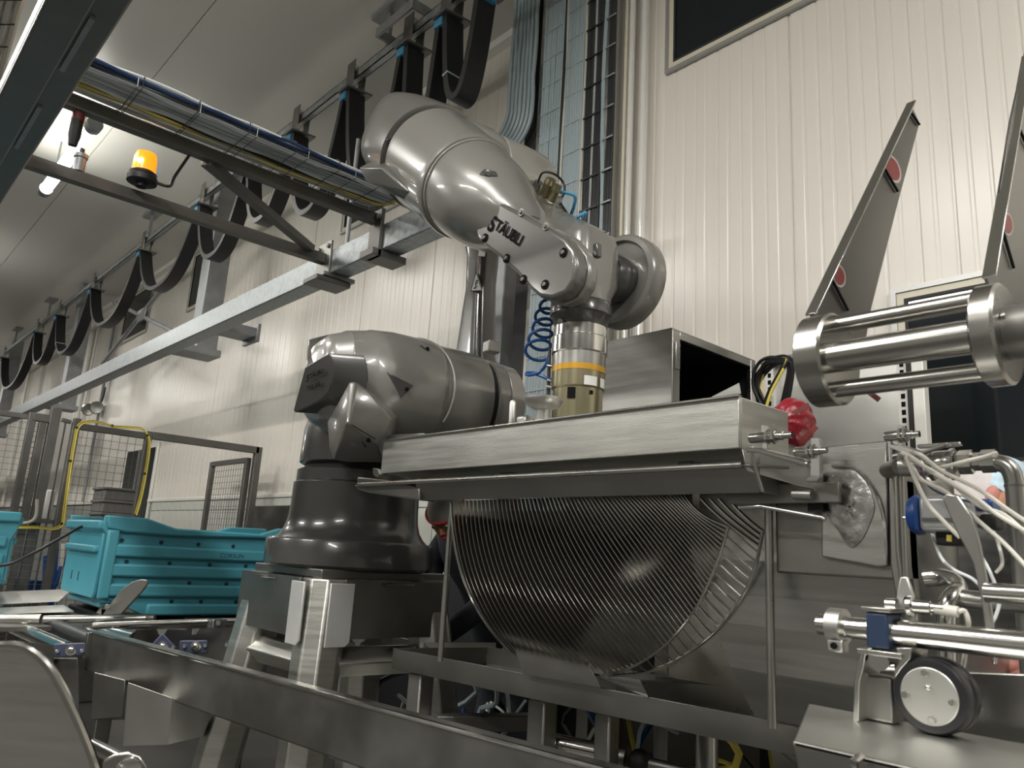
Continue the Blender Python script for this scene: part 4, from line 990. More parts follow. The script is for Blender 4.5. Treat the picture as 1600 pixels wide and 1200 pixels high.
tag(MB().cyl(a_, b_, .011, 20).build('upper_tube', 'ssp'), 'short polished tube above the guide shaft at the right edge', 'tube')
# bracket under the shaft
br = thing('shaft_bracket', 'welded stainless bracket carrying the guide shaft on the lower beam', 'bracket', OY(1370, 1120, YS))
MB().prism([OY(1333,1127,.93),OY(1334,1062,.93),OY(1341,1037,.93),OY(1348,1014,.93),OY(1362,1012,.93),OY(1362,1020,.93),OY(1352,1024,.93),OY(1349,1045,.93),OY(1343,1066,.93),OY(1342,1127,.93)], (0,.05,0)).build('bracket_cheek', 'ssx', br, bev=.001)
MB().prism([OY(1400,1012,.93),OY(1424,1012,.93),OY(1422,1030,.93),OY(1408,1045,.93),OY(1398,1060,.93),OY(1396,1050,.93),OY(1404,1035,.93)], (0,.05,0)).build('bracket_cheek', 'ssx', br, bev=.001)
MB().box(OY(1380,1090,.965), (.034,.03,.05)).build('bracket_core', 'ssd', br, bev=.003)
MB().cyl(OY(1374,1034,.945), OY(1374,1034,.93), .010, 14).build('pivot_eye', 'ssp', br)
MB().cyl(OY(1378,1041,.94), OY(1400,1042,.94), .005, 10).build('pivot_pin', 'ssp', br)
# wheel
wc_ = OY(1452, 1088, .93)
wl = thing('rubber_wheel', 'black rubber wheel with bolted steel face on the lower beam', 'wheel', wc_-Z1*.04)
R_ = .0398
MB().lathe(wc_, Y1, [(R_*.8,0),(R_*.93,.001),(R_,.006),(R_,.014),(R_*.93,.017),(R_*.93,.021),(R_,.024),(R_,.034),(R_*.92,.038),(R_*.5,.038)], 56).build('tyre', 'tyre', wl)
fc_ = MB().lathe(wc_-Y1*.0015, Y1, [(.001,0),(.0285,0),(.0295,.0008),(.0295,.004)], 48).build('face_plate', 'sspl', wl)
for a in (95, 185, -5, 275): 
    p = wc_+Vector((math.cos(math.radians(a))*.0235, -.0015, math.sin(math.radians(a))*.0235)); hexbolt(MB(), p, -Y1, .0042, .003).build('bolt_head', 'ssp', fc_)
MB().ball(wc_+Vector((0,-.003,.009)), .0032, 12, 8).build('grease_nipple', 'ssp', fc_)
# lower beam that carries them
zb_ = wc_.z-R_
bt = [OZ(1263,1099,zb_), OZ(1239,1157,zb_)]
lb = thing('lower_beam', 'pale stainless box beam in the lower right corner under the wheel', 'beam', (bt[0].x+.2, 1.0, zb_-.1))
x0_ = min(b.x for b in bt)
B0, B1 = bt
MB().prism([B0, B0+X1*.9, Vector((B0.x+.9, B1.y, zb_)), B1], (0,0,-.006)).build('beam_top', 'lid', lb, bev=.002)
MB().prism([B1, Vector((B0.x+.9, B1.y, zb_)), Vector((B0.x+.9, B1.y, zb_-.07)), Vector((B1.x+.012, B1.y, zb_-.07))], (0,.004,0)).build('beam_front', 'ssd', lb, bev=.002)
MB().prism([B0, B1, B1-Z1*.07+X1*.012, B0-Z1*.07], (.004,0,0)).build('beam_end', 'ssd', lb, bev=.002)
MB().bx(B1.x+.1, B1.x+.16, B1.y+.02, B1.y+.1, 0, zb_-.06).build('leg', 'ssd', lb, bev=.003)
MB().tube(spline([OY(1337,1203,B1.y-.012), OY(1335,1190,B1.y-.016), OY(1346,1182,B1.y-.004)], 5), .0035, 8).build('lifting_eye', 'ssp', lb)
# plate behind the wheel
tag(MB().prism([OY(1500,1049,1.06), OY(1720,1058,1.06), OY(1720,1180,1.06), OY(1500,1150,1.06)], (0,.006,0)).build('rear_plate', 'ssx', bev=.002), 'flat brushed steel plate standing behind the rubber wheel', 'plate')
# sensor on slotted plate
sp = thing('slotted_sensor_plate', 'upright slotted plate with a proximity sensor above the guide shaft', 'sensor', OY(1410, 965, .97))
MB().prism([OY(1399,938,.97),OY(1406,901,.97),OY(1417,901,.97),OY(1427,930,.97),OY(1433,975,.97),OY(1420,975,.97),OY(1404,962,.97)], (0,.006,0)).build('slotted_plate', 'sspl', sp, bev=.0015)
MB().lathe(OY(1419,938,.968), -Y1, [(.005,0),(.005,.0008)], 14).build('slot', 'ink', sp)
zz1 = OY(1420,947,.96); 
MB().cyl((OY(1386,947,.96).x,.96,zz1.z), (OY(1402,947,.96).x,.96,zz1.z), .0075, 16).build('sensor_head', 'ssp', sp)
MB().lathe((OY(1420,947,.96).x,.96,zz1.z), X1, [(.012,0),(.012,.005),(.008,.006),(.008,.024),(.006,.025),(.006,.038)], 12).build('sensor_nut', 'ssp', sp)
MB().cyl((OY(1461,947,.96).x,.96,zz1.z), (OY(1497,950,.96).x,.96,zz1.z-.002), .006, 12).build('sensor_plug', 'cwhite', sp)
MB().tube(spline([(OY(1496,950,.96).x,.96,zz1.z-.002), OY(1507,955,.965), OY(1513,975,.97), OY(1510,1010,1.0), OY(1504,1045,1.02)], 5), .0028, 8).build('sensor_cable', 'cwhite', sp)
# bent steel strap
st = [(1472,778),(1478,771),(1496,774),(1518,806),(1530,850),(1540,900),(1549,960),(1556,1036),(1551,1040),(1540,1000),(1533,940),(1520,880),(1494,830)]
tag(MB().prism([OY(*q, 1.0) for q in st], (0,.008,0)).build('bent_strap', 'ssx', bev=.0015), 'bent flat steel strap crossing in front of the blue-capped actuator', 'strap')
# ================================================================== ACTUATOR, PIPES, CABLES
ac = thing('valve_actuator', 'pneumatic actuator with pale body and dark blue end caps', 'actuator', OY(1480, 830, 1.08))
xa0, xa1 = OY(1434, 795, 1.06).x, OY(1521, 795, 1.06).x; za, zb2 = OY(1475,774,1.06).z, OY(1475,830,1.06).z
MB().bx(xa0, xa1, 1.06, 1.12, zb2, za).build('actuator_body', 'act', ac, bev=.006, seg=3)
MB().bx(xa0+.005, xa1-.005, 1.056, 1.062, (za+zb2)/2-.010, (za+zb2)/2-.006).build('body_groove', 'dsteel', ac)
MB().bx(xa0-.006, xa0, 1.06, 1.12, zb2, za).build('cap_flange', 'bluep', ac, bev=.002)
MB().lathe((xa0-.006, 1.09, (za+zb2)/2), -X1, [(.026,0),(.0265,.006),(.022,.013),(.012,.016)], 28).build('end_cap', 'bluep', ac)
MB().bx(xa1, xa1+.018, 1.068, 1.105, (za+zb2)/2+.004, za-.004).build('end_cap', 'bluep', ac, bev=.004)
MB().bx(xa1+.002, xa1+.02, 1.07, 1.105, zb2+.004, (za+zb2)/2).build('valve_base', 'blackg', ac, bev=.004)
MB().cyl((xa0-.028, 1.085, (za+zb2)/2-.004), (xa0-.02, 1.085, (za+zb2)/2-.004), .002, 8).build('cap_pin', 'ssp', ac)
MB().box(OY(1488,838,1.09), (.03,.03,.024)).build('solenoid', 'blackg', ac, bev=.002)
MB().cyl(OY(1483,846,1.06), OY(1483,836,1.06), .003, 8).build('yellow_nipple', 'cyel', ac)
pp_ = thing('valve_pipe', 'polished pipe with ball valve and elbow bending down at the right', 'pipe', OY(1590, 1000, 1.25))
zp = OY(1470, 726, 1.25).z
def pxx(px): return OY(px, 726, 1.25).x
MB().cyl((pxx(1408),1.25,zp), (pxx(1460),1.25,zp), .016, 20).build('pipe_stub', 'ssx', pp_)
MB().lathe((pxx(1456),1.25,zp), X1, [(.018,0),(.021,.004),(.021,.03),(.018,.034)], 20).build('valve_body', 'ssp', pp_)
for px in (1454, 1486): MB().lathe((pxx(px),1.25,zp), X1, [(.024,0),(.024,.006)], 8).build('valve_flange', 'ssx', pp_)
MB().lathe((pxx(1497),1.25,zp+.002), X1, [(.016,0),(.018,.003),(.018,.02),(.0135,.022),(.0135,.03),(.017,.032),(.017,.05)], 6).build('pipe_union', 'ssp', pp_)
MB().box(((pxx(1465)+pxx(1490))/2,1.23,zp+.026), (.06,.012,.006)).build('valve_bar', 'ssp', pp_, bev=.002)
MB().box(OY(1455,703,1.22), (.05,.012,.005), (Vector((.95,0,.3)).normalized(), Y1, Vector((-.3,0,.95)).normalized())).build('valve_lever', 'ssx', pp_, bev=.002)
xe = OY(1588, 790, 1.25).x
MB().tube(bez((pxx(1535),1.25,zp), (pxx(1565),1.25,zp), (xe,1.25,zp+.0), (xe,1.25,zp-.035), 12)+[Vector((xe,1.25,1.25))], .0125, 16).build('elbow_pipe', 'ssx', pp_)
MB().cyl((xe,1.25,zp-.036), (xe,1.25,zp-.033), .0132, 16).build('weld_ring', 'ssd', pp_)
MB().cyl((pxx(1406),1.25,zp), (pxx(1370),1.29,zp), .013, 16).build('pipe_root', 'ssd', pp_)
tag(MB().tube(spline([OY(1446,903,1.2),OY(1470,902,1.2),OY(1490,908,1.19),OY(1496,918,1.18),OY(1484,930,1.16),OY(1478,950,1.15),OY(1478,990,1.15),OY(1479,1060,1.15)], 6), [.009]*13+[.0115+.0005*min(i,9) for i in range(30)], 18).build('elbow_pipe', 'ssp') if False else MB().tube(spline([OY(1446,903,1.2),OY(1470,902,1.2),OY(1490,908,1.19),OY(1497,922,1.18),OY(1486,934,1.16),OY(1479,955,1.15),OY(1478,990,1.15),OY(1479,1060,1.15)], 6), .0125, 18).build('elbow_pipe', 'ssp'), 'double-bent polished elbow pipe behind the guide shaft', 'pipe')
tag(MB().tube([OY(1492,934,1.17), OY(1545,940,1.17), OY(1640,945,1.17)], .0125, 16).build('side_pipe', 'ssx'), 'horizontal steel pipe joining the bent elbow pipe', 'pipe')
cabs = [[(1404,716),(1408,709),(1416,716),(1445,780),(1475,815),(1500,840)], [(1408,714),(1420,712),(1460,740),(1520,775),(1560,805),(1612,835)], [(1410,718),(1430,722),(1480,750),(1530,790),(1570,805),(1620,850)], [(1412,712),(1435,709),(1470,735),(1530,765),(1580,800),(1620,825)], [(1411,721),(1425,730),(1440,750),(1480,770),(1530,815),(1570,850),(1612,895)], [(1440,735),(1480,728),(1520,718),(1545,712),(1556,708),(1553,714)], [(1550,825),(1560,850),(1566,880),(1556,895)], [(1455,830),(1470,870),(1490,890),(1520,905),(1545,930)], [(1515,845),(1540,880),(1560,930),(1557,960),(1545,980)]]
for i, c in enumerate(cabs):
    names = ['pale cable dropping across the actuator body', 'pale cable fanning to the right edge, topmost', 'pale cable fanning to the right edge, second', 'pale cable fanning over the elbow pipe', 'pale cable fanning to the right edge, lowest', 'pale cable arching along the valve pipe', 'short pale cable hanging below the actuator', 'grey cable drooping under the actuator', 'grey cable curving beside the bent strap']
    tag(MB().tube(spline([OY(*q, 1.02+.004*i+(.0 if k else .1)) for k, q in enumerate(c)], 6), .0026 if i < 6 else .002, 8).build('sensor_cable', 'cwhite' if i < 7 else 'cgrey2'), names[i], 'cable', 'cables around the actuator')
for i, c in enumerate(([(1420,716),(1440,735),(1452,760),(1480,775),(1520,785)], [(1425,718),(1438,728),(1445,748),(1470,765)])):
    tag(MB().tube(spline([OY(*q, 1.05) for q in c], 6), .0014, 6).build('thin_wire', 'cnavy' if i == 0 else 'tag'), ('thin navy wire' if i == 0 else 'thin brown wire')+' among the pale cables', 'cable')
# ================================================================== SENSORS AT THE LID END
def prox(name_lab, px0, px1, py, y, plate, r=.0085):
    t = thing('proximity_sensor', name_lab, 'sensor', OY((px0+px1)/2, py+20, y), 'proximity sensors')
    z = OY((px0+px1)/2, py, y).z; a, b_ = OY(px0, py, y).x, OY(px1, py, y).x; L = b_-a
    MB().lathe((a, y, z), X1, [(r*.9,0),(r,.002),(r,L*.62),(r*.8,L*.63),(r*.8,L*.8),(r*.62,L*.81),(r*.62,L)], 18).build('sensor_barrel', 'ssp', t)
    for f in (.42, .56): MB().lathe((a+L*f, y, z), X1, [(r*1.45,0),(r*1.45,.004)], 6).build('lock_nut', 'ssx', t)
    MB().prism([OY(*q, y) for q in plate], (0,.012,0)).build('mount_plate', 'sspl', t, bev=.0012)
prox('proximity sensor on a bent bracket at the lid corner', 1172, 1238, 682, 1.24, [(1189,664),(1195,664),(1200,672),(1199,702),(1190,702)], .0095)
prox('proximity sensor on an upright bracket in front of the kettle panel', 1242, 1292, 705, 1.24, [(1266,684),(1278,684),(1281,690),(1281,746),(1276,752),(1260,752),(1260,748),(1266,744)])
prox('proximity sensor with amber tip on top of the kettle end', 1383, 1437, 680, 1.28, [(1402,664),(1409,664),(1411,668),(1411,700),(1402,700)])
tag(MB().prism([OY(1386,695,1.27),OY(1405,695,1.27),OY(1437,708,1.27),OY(1420,712,1.27),OY(1390,700,1.27)], (0,.05,0)).build('sensor_shelf', 'sspl', bev=.001), 'small bent shelf plate under the amber-tipped sensor', 'plate')
tag(MB().tube([OY(1166,703,1.18), OY(1185,704,1.185), OY(1255,724,1.2), OY(1263,725,1.2)], .0045, 10).build('push_rod', 'ssp'), 'thin polished rod along the slanted lid end', 'rod')
tag(MB().tube([OY(1155,793,1.24), OY(1190,791,1.24), OY(1285,809,1.24), OY(1290,812,1.24)], .004, 10).build('push_rod', 'ssp'), 'thin polished rod below the lid end flange', 'rod')
tag(MB().cyl(OY(1240,772,1.262), OY(1269,773,1.262), .0085, 18).build('stop_pin', 'sspl'), 'short round steel stop pin under the lid end', 'pin')
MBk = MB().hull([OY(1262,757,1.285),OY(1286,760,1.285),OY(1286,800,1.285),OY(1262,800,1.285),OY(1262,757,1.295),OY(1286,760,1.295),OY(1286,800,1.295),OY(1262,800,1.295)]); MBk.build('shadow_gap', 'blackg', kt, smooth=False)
# ================================================================== CABINETS
oc = thing('open_cabinet', 'brushed stainless cabinet with its dark open side behind the lid', 'cabinet', (-1.6, 2.2, 1.7))
x0, x1, y0, y1, z0, z1 = -1.78, -1.426, 1.95, 2.455, 1.75, 2.245
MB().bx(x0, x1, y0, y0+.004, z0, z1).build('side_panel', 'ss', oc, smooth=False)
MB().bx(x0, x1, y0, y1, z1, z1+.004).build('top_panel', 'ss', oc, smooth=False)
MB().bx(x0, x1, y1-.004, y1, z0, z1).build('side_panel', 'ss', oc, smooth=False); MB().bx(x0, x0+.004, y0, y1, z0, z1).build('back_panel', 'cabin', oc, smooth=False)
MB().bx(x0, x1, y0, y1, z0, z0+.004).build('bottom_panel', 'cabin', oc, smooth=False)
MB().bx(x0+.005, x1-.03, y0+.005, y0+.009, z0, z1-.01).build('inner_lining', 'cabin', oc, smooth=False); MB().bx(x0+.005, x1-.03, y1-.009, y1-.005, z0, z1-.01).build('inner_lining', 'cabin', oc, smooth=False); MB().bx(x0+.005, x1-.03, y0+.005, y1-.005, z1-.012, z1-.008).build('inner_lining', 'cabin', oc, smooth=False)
f = MB().bx(x1-.02, x1, y0+.004, y0+.045, z0, z1).bx(x1-.02, x1, y1-.03, y1, z0, z1).bx(x1-.02, x1, y0+.045, y1-.03, z1-.025, z1)
f.build('door_frame', 'ssx', oc, bev=.002)
for dz in (.06, .085, .11): MB().cyl((x1, y0+.025, z1-dz), (x1+.006, y0+.025, z1-dz), .005, 8).build('hinge_screw', 'dsteel', oc)
MB().bx(x1, x1+.008, y0+.012, y0+.036, z1-.13, z1-.04).build('hinge', 'ssx', oc, bev=.002)
MB().bx(x0, x0+.05, y0, y1, 0, z0).bx(x1-.05, x1, y0, y1, 0, z0).build('support_leg', 'ssd', oc, bev=.003)
c2 = thing('electrical_cabinet', 'pale open electrical cabinet with perforated mounting rails behind the shaft', 'cabinet', (-1.2, 2.65, 1.6))
MB().bx(-1.46, -.955, 2.62, 2.66, 1.55, 2.27).build('mounting_plate', 'sspl', c2, bev=.003)
for x in (-1.452, -.975):
    r_ = MB().bx(x-.016, x+.016, 2.60, 2.62, 1.55, 2.27).build('perforated_rail', 'white', c2, smooth=False)
    for k in range(26): MB().bx(x-.006, x+.006, 2.598, 2.601, 1.57+k*.027, 1.582+k*.027+.004).build('rail_hole', 'ink', r_, smooth=False)
MB().bx(-1.48, -.94, 2.58, 2.66, 2.27, 2.29).build('top_frame', 'ssd', c2, bev=.003)
MB().bx(-.955, -.93, 2.58, 2.66, 1.55, 2.27).build('side_frame', 'gasket', c2, bev=.002)
q0, q1 = OY(1427,640,2.56), OY(1446,640,2.56); MB().bx(q0.x, q1.x, 2.56, 2.6, 1.7, 2.24).build('door_edge', 'trim', c2, bev=.003)
MB().bx(-1.46, -.93, 2.58, 2.66, 0, 1.55).build('base', 'white', c2, bev=.003)
lm = thing('black_cable_loop', 'coil of black cables looped beside the open cabinet', 'cables', OY(1200, 620, 2.2))
for i in range(11):
    a = i*.9; px = 1195+random.uniform(-8, 12)
    pts = [OY(px+random.uniform(-12,4), 640, 2.3), OY(px-18+i, 600, 2.28+i*.004), OY(px-8+i*2, 568+random.uniform(-6,6), 2.27), OY(px+16+i*2, 562+random.uniform(-5,5), 2.26), OY(px+38+i, 570+random.uniform(-6,6), 2.27), OY(px+30, 640, 2.3)]
    if i > 6: pts = pts[:4]+[OY(px+8, 610, 2.26), OY(px-2, 640, 2.26)]
    MB().tube(spline(pts, 6), .006, 6).build('cable', 'black' if i != 8 else 'cyel', lm)
rbn = thing('red_bundle', 'wrinkled red film wrapped around something behind the lid box', 'wrap', OY(1240, 690, 1.6))
ctr_ = OY(1238, 662, 1.62); rr = MB().ball(ctr_, .05, 56, 36, (1,.9,1.15))
for i, v in enumerate(rr.v):
    dv = v-ctr_; k = 1+.04*math.sin(9*math.atan2(dv.z, dv.x)+dv.y*60)+random.uniform(-.01,.01); rr.v[i] = ctr_+dv*k
rr.build('red_film', 'red', rbn)
MB().cyl(ctr_-Z1*.03-X1*.02, ctr_-Z1*.16-X1*.02, .03, 16).build('wrapped_post', 'ssd', rbn)
for (a, b_) in (((1240,646),(1264,633)), ((1252,690),(1276,666)), ((1256,660),(1262,655))):
    p, q = OY(*a, 1.545), OY(*b_, 1.545); d = (q-p).normalized(); s = d.cross(Y1).normalized()
    MB().box((p+q)/2, ((q-p).length, .012, .002), (d, s, Y1)).build('brown_tag', 'tag', rbn, bev=.0005)
p, q = OY(1358,613,1.3), OY(1374,625,1.3); d = (q-p).normalized(); s = d.cross(Y1).normalized()
tag(MB().box((p+q)/2+Y1*.0, ((q-p).length, .009, .002), (d, s, Y1)).build('brown_tag', 'tag', bev=.0005), 'loose brown tag sticking out below the left shaft disc', 'tag')
MB().cyl((p+q)/2, d1+Vector((.02,.02,-.03)), .001, 6).build('tag_wire', 'black')
bpy.data.objects['tag_wire'].parent = None
tag(bpy.data.objects['tag_wire'], 'thin wire holding the loose brown tag', 'wire')
# white machine housings at the lower right behind the pipes
wh = thing('white_housing', 'white machine housing panels behind the pipes at the right edge', 'housing', (-.6, 2.3, .5))
for (pz0, pz1) in ((1000, 945), (941, 862)):
    a, b_ = OY(1466, pz0, 2.2), OY(1466, pz1, 2.2)
    MB().bx(a.x, a.x+.9, 2.2, 2.24, a.z+.004, b_.z).build('housing_panel', 'white', wh, bev=.003)
a = OY(1466, 1000, 2.2); MB().bx(a.x, a.x+.9, 2.2, 2.24, .05, a.z).build('housing_panel', 'white', wh, bev=.003)
MB().bx(a.x+.005, a.x+.9, 2.22, 2.6, .0, OY(1466,862,2.2).z-.01).build('housing_core', 'blackg', wh, smooth=False)
# ================================================================== CRATES
def crate(dx, dy, label):
    o = Vector((dx, dy, 0))
    cr = thing('fish_crate', label, 'crate', Vector((-4.75, 1.77, 1.08))+o, 'teal crates on the conveyor')
    X0, X1_, Ya, Yb, Zb, Zt = -5.12, -4.4, 1.17, 2.38, 1.09, 1.59
    # +x long side: outline in yz, rim raised at both ends
    outl = [(Ya,1.59),(Ya+.2,1.588),(Ya+.36,1.545),(Yb-.36,1.545),(Yb-.25,1.585),(Yb,1.59),(Yb,1.50),(Yb-.03,1.42),(Yb-.03,1.2),(Yb-.1,1.09),(Ya+.26,1.09),(Ya+.12,1.15),(Ya+.03,1.17),(Ya+.03,1.40),(Ya+.04,1.45),(Ya+.02,1.50),(Ya,1.52)]
    for xx, s in ((X1_-.03, 1), (X0+.03, -1)):
        side = MB().prism([Vector((xx, y, z))+o for y, z in outl], (.02*s,0,0)).build('long_side', 'teal', cr, bev=.006)
        for (za, zb_) in ((1.49,1.585),(1.385,1.43),(1.285,1.33),(1.185,1.23),(1.09,1.13)):
            yy0, yy1 = Ya+.05, Yb-.05
            if za > 1.45: continue
            if za < 1.1: yy0 = Ya+.27
            MB().prism([Vector((xx+.02*s, yy0, za))+o, Vector((xx+.02*s, yy1, za))+o, Vector((xx+.02*s, yy1, zb_+.02))+o, Vector((xx+.02*s, yy0, zb_+.02))+o], (.028*s,0,0)).build('side_rib', 'teal', cr, bev=.012)
        MB().prism([Vector((xx+.015*s, y, z))+o for y, z in ((Ya,1.592),(Ya+.2,1.59),(Ya+.36,1.547),(Yb-.36,1.547),(Yb-.25,1.587),(Yb,1.592),(Yb,1.535),(Ya+.36,1.505),(Ya+.1,1.51),(Ya+.02,1.525))], (.035*s,0,0)).build('top_rim', 'teal', cr, bev=.01)
        MB().bx(xx+.02*s+o.x, xx+.05*s+o.x, Ya+.02+o.y, Ya+.08+o.y, 1.17, 1.52).build('corner_post', 'teal', cr, bev=.012)
        if s == 1:
            for (z, ys) in ((1.468,(.1,.3,.5,.7,.9,1.08)), (1.36,(.14,.36,.58,.79,1.0)), (1.258,(.24,.48,.69,.9,1.08)), (1.16,(.4,.56,.76,.97))):
                for y in ys:
                    MB().cyl(Vector((xx+.0195, Ya+y, z))+o, Vector((xx+.0225, Ya+y, z))+o, .011, 14).build('drain_hole', 'teald', side)
            if dx == 0:
                mb, w = text_mb('CORSUN', .034, Vector((xx+.0485, Ya+.62, 1.404))+o, Y1, Z1, .0005); mb.build('embossed_lettering', 'teald', cr, smooth=False)
                MB().lathe(Vector((xx+.048, Ya+.88, 1.41))+o, X1, [(.012,0),(.015,.001),(.012,.001)], 16).build('embossed_ring', 'teal', cr)
    for yy, s in ((Ya+.03, -1), (Yb-.03, 1)):
        MB().prism([Vector((x, yy, z))+o for x, z in ((X0+.05,1.17),(X1_-.05,1.17),(X1_-.03,1.2),(X1_-.03,1.5),(X0+.03,1.5),(X0+.03,1.2))], (0,.02*s,0)).build('end_wall', 'teal', cr, bev=.005)
        MB().bx(X0+.06+o.x, X1_-.06+o.x, yy+.0+o.y, yy+.045*s+o.y, 1.40, 1.435).build('end_ledge', 'teal', cr, bev=.01)
        MB().bx(X0+.02+o.x, X1_-.02+o.x, yy+o.y, yy+.05*s+o.y, 1.515, 1.565).build('end_rim', 'teal', cr, bev=.012)
        for x in (X0+.22, X0+.36): MB().bx(x-.008+o.x, x+.008+o.x, yy+.012*s+o.y, yy+.022*s+o.y, 1.24, 1.29).build('end_slot', 'teald', cr, bev=.003)
    MB().bx(X0+.04+o.x, X1_-.04+o.x, Ya+.05+o.y, Yb-.05+o.y, 1.13, 1.15).build('crate_floor', 'teal', cr, smooth=False)
crate(0, 0, 'teal plastic crate with drain holes beside the robot pedestal')
crate(-1.02, -1.40, 'teal plastic crate cut off by the left picture edge')
# ================================================================== CONVEYOR LEFT
cv = thing('roller_conveyor', 'stainless roller conveyor under the teal crate', 'conveyor', (-4.6, 1.4, 0))
zc_ = 1.06
MB().bx(-5.3, -4.3, -.6, 2.9, 1.03, 1.05).build('conveyor_bed', 'dsteel', cv, smooth=False)
for x in (-5.2, -4.45):
    for y in (.2, 2.4): MB().bx(x-.04, x+.04, y-.04, y+.04, 0, 1.03).build('leg', 'ssd', cv, bev=.004)
for y in (1.3, 1.7, 2.1): MB().bx(-5.15, -4.4, y-.05, y+.05, 1.05, 1.088).build('slide_bar', 'blackg', cv, bev=.01)
def rod(a, b, r, m, nm, par, n=20): return MB().cyl(a, b, r, n).build(nm, m, par)
rod(AT(24,980,3.8), AT(106,1016,3.2), .034, 'ssp', 'roller', cv); rod(AT(80,976,3.8), AT(146,1003,3.3), .034, 'black', 'roller', cv)
rod(AT(112,975,4.0), AT(172,998,3.3), .012, 'ssp', 'roller', cv); rod(AT(150,982,3.8), AT(212,998,3.4), .030, 'ssp', 'roller', cv)
# wide beam of the conveyor, in front
rod(AT(-20,968,3.7), AT(64,968,3.75), .026, 'ssx', 'guide_tube', cv); rod(AT(68,968,3.75), AT(230,966,3.9), .020, 'ssx', 'guide_tube', cv); MB().lathe(AT(228,966,3.9), AT(242,966,3.9)-AT(228,966,3.9), [(.021,0),(.021,.03),(.017,.045)], 16).build('tube_end', 'dsteel', cv)
MB().hull([AT(-10,925,4.6),AT(85,924,4.6),AT(112,922,4.6),AT(92,940,4.4),AT(-10,945,4.4),AT(-10,925,4.9),AT(112,920,4.9)]).build('guide_fairing', 'sspl', cv, bev=.004)
MB().hull([AT(-10,950,4.2),AT(100,945,4.2),AT(118,956,4.1),AT(-10,960,4.1),AT(-10,950,4.4),AT(100,945,4.4)]).build('guide_fairing', 'sspl', cv, bev=.004)
MB().box(AT(150,938,4.5), (.25,.12,.03)).build('slide_plate', 'ssp', cv, bev=.004)
sd = thing('conveyor_side_frame', 'steel side frame with blue-grey roller bearings left of the pedestal', 'frame', AT(280,1060,3.2))
D = 3.25
MB().prism([AT(*q, D) for q in ((208,1000),(212,984),(245,983),(248,992),(256,992),(262,983),(296,984),(300,992),(306,991),(312,982),(372,980),(372,1060),(205,1060))], AT(280,1000,D+.02)-AT(280,1000,D)).build('side_plate', 'ssd', sd, smooth=False)
def bearing(pts, cx, cy, dd, bolts):
    v = (CAM-AT(cx, cy, dd)).normalized()
    h = MB().prism([AT(*q, dd) for q in pts], v*.03).build('bearing_housing', 'bearing', sd, bev=.005)
    c = AT(cx, cy, dd)+v*.03; MB().lathe(c, v, [(.021,0),(.021,.008),(.012,.009),(.012,.018),(.008,.02)], 18).build('bearing_shaft', 'ssp', h)
    for q in bolts: hexbolt(MB(), AT(*q, dd)+v*.03, v, .009, .008).build('bearing_bolt', 'ssp', h)
bearing([(254,989),(276,1012),(272,1022),(234,1022),(232,1012)], 254, 1010, 3.2, [(236,1013),(270,1012)])
bearing([(281,1001),(324,1000),(325,1021),(280,1023)], 306, 1010, 3.2, [(288,1010),(320,1009)])
bearing([(84,1006),(133,1004),(134,1024),(85,1028)], 111, 1016, 3.05, [(90,1018),(128,1017)])
bearing([(366,994),(374,990),(374,1016),(362,1010),(348,1008)], 372, 1004, 3.2, [(354,1008)])
rod(AT(146,978,3.35), AT(325,971,3.4), .014, 'ssp', 'guide_rail', sd); rod(AT(325,971,3.4), AT(380,970,3.4), .013, 'ssp', 'guide_rail', sd)
MB().box(AT(338,984,3.3), (.06,.06,.09)).build('rail_clamp', 'ssx', sd, bev=.003); hexbolt(MB(), AT(341,974,3.26), (CAM-AT(341,974,3.26)).normalized(), .012, .012).build('clamp_bolt', 'dsteel', sd)
MB().prism([AT(*q, 3.05) for q in ((0,1004),(40,1003),(84,1008),(84,1040),(0,1040))], AT(40,1000,3.1)-AT(40,1000,3.05)).build('end_frame', 'ssd', sd, smooth=False)
MB().prism([AT(*q, 3.1) for q in ((80,1028),(122,1028),(126,1180),(90,1180))], AT(100,1100,3.3)-AT(100,1100,3.1)).build('leg', 'dsteel', sd, bev=.004)
# paddle on the conveyor
pdl = thing('steel_paddle', 'tilted rounded steel paddle leaning in front of the teal crate', 'paddle', AT(175,960,3.85))
MB().prism([AT(*q) for q in ((160,960,3.8),(172,944,3.8),(188,922,3.8),(206,909,3.8),(220,905,3.8),(228,906,3.8),(229,912,3.8),(222,922,3.8),(204,942,3.8),(188,960,3.8))], (0,.012,0)).build('paddle_blade', 'sspl', pdl, bev=.003)
hexbolt(MB(), AT(168,948,3.78), (CAM-AT(168,948,3.78)).normalized(), .016, .02).build('paddle_bolt', 'ssp', pdl); MB().hull([AT(150,958,3.85),AT(160,944,3.85),AT(158,960,3.85),AT(150,958,3.95),AT(160,944,3.95),AT(158,960,3.95)]).build('paddle_mount', 'ssd', pdl)
# boxes below the beam
tag(MB().hull([AT(147,1050,2.75),AT(196,1062,2.7),AT(191,1120,2.7),AT(142,1125,2.75),AT(147,1050,3.0),AT(200,1062,3.0),AT(195,1125,3.0)]).build('chute_box', 'ssd', bev=.004), 'dark steel chute side hanging below the foreground beam', 'chute')
tag(MB().hull([AT(200,1066,2.6),AT(268,1090,2.6),AT(330,1115,2.7),AT(318,1150,2.7),AT(262,1164,2.6),AT(192,1166,2.6),AT(200,1066,2.64),AT(330,1115,2.74),AT(318,1150,2.74),AT(192,1166,2.64)]).build('chute_plate', 'sspl', bev=.002), 'pale folded steel chute plate below the foreground beam', 'chute')
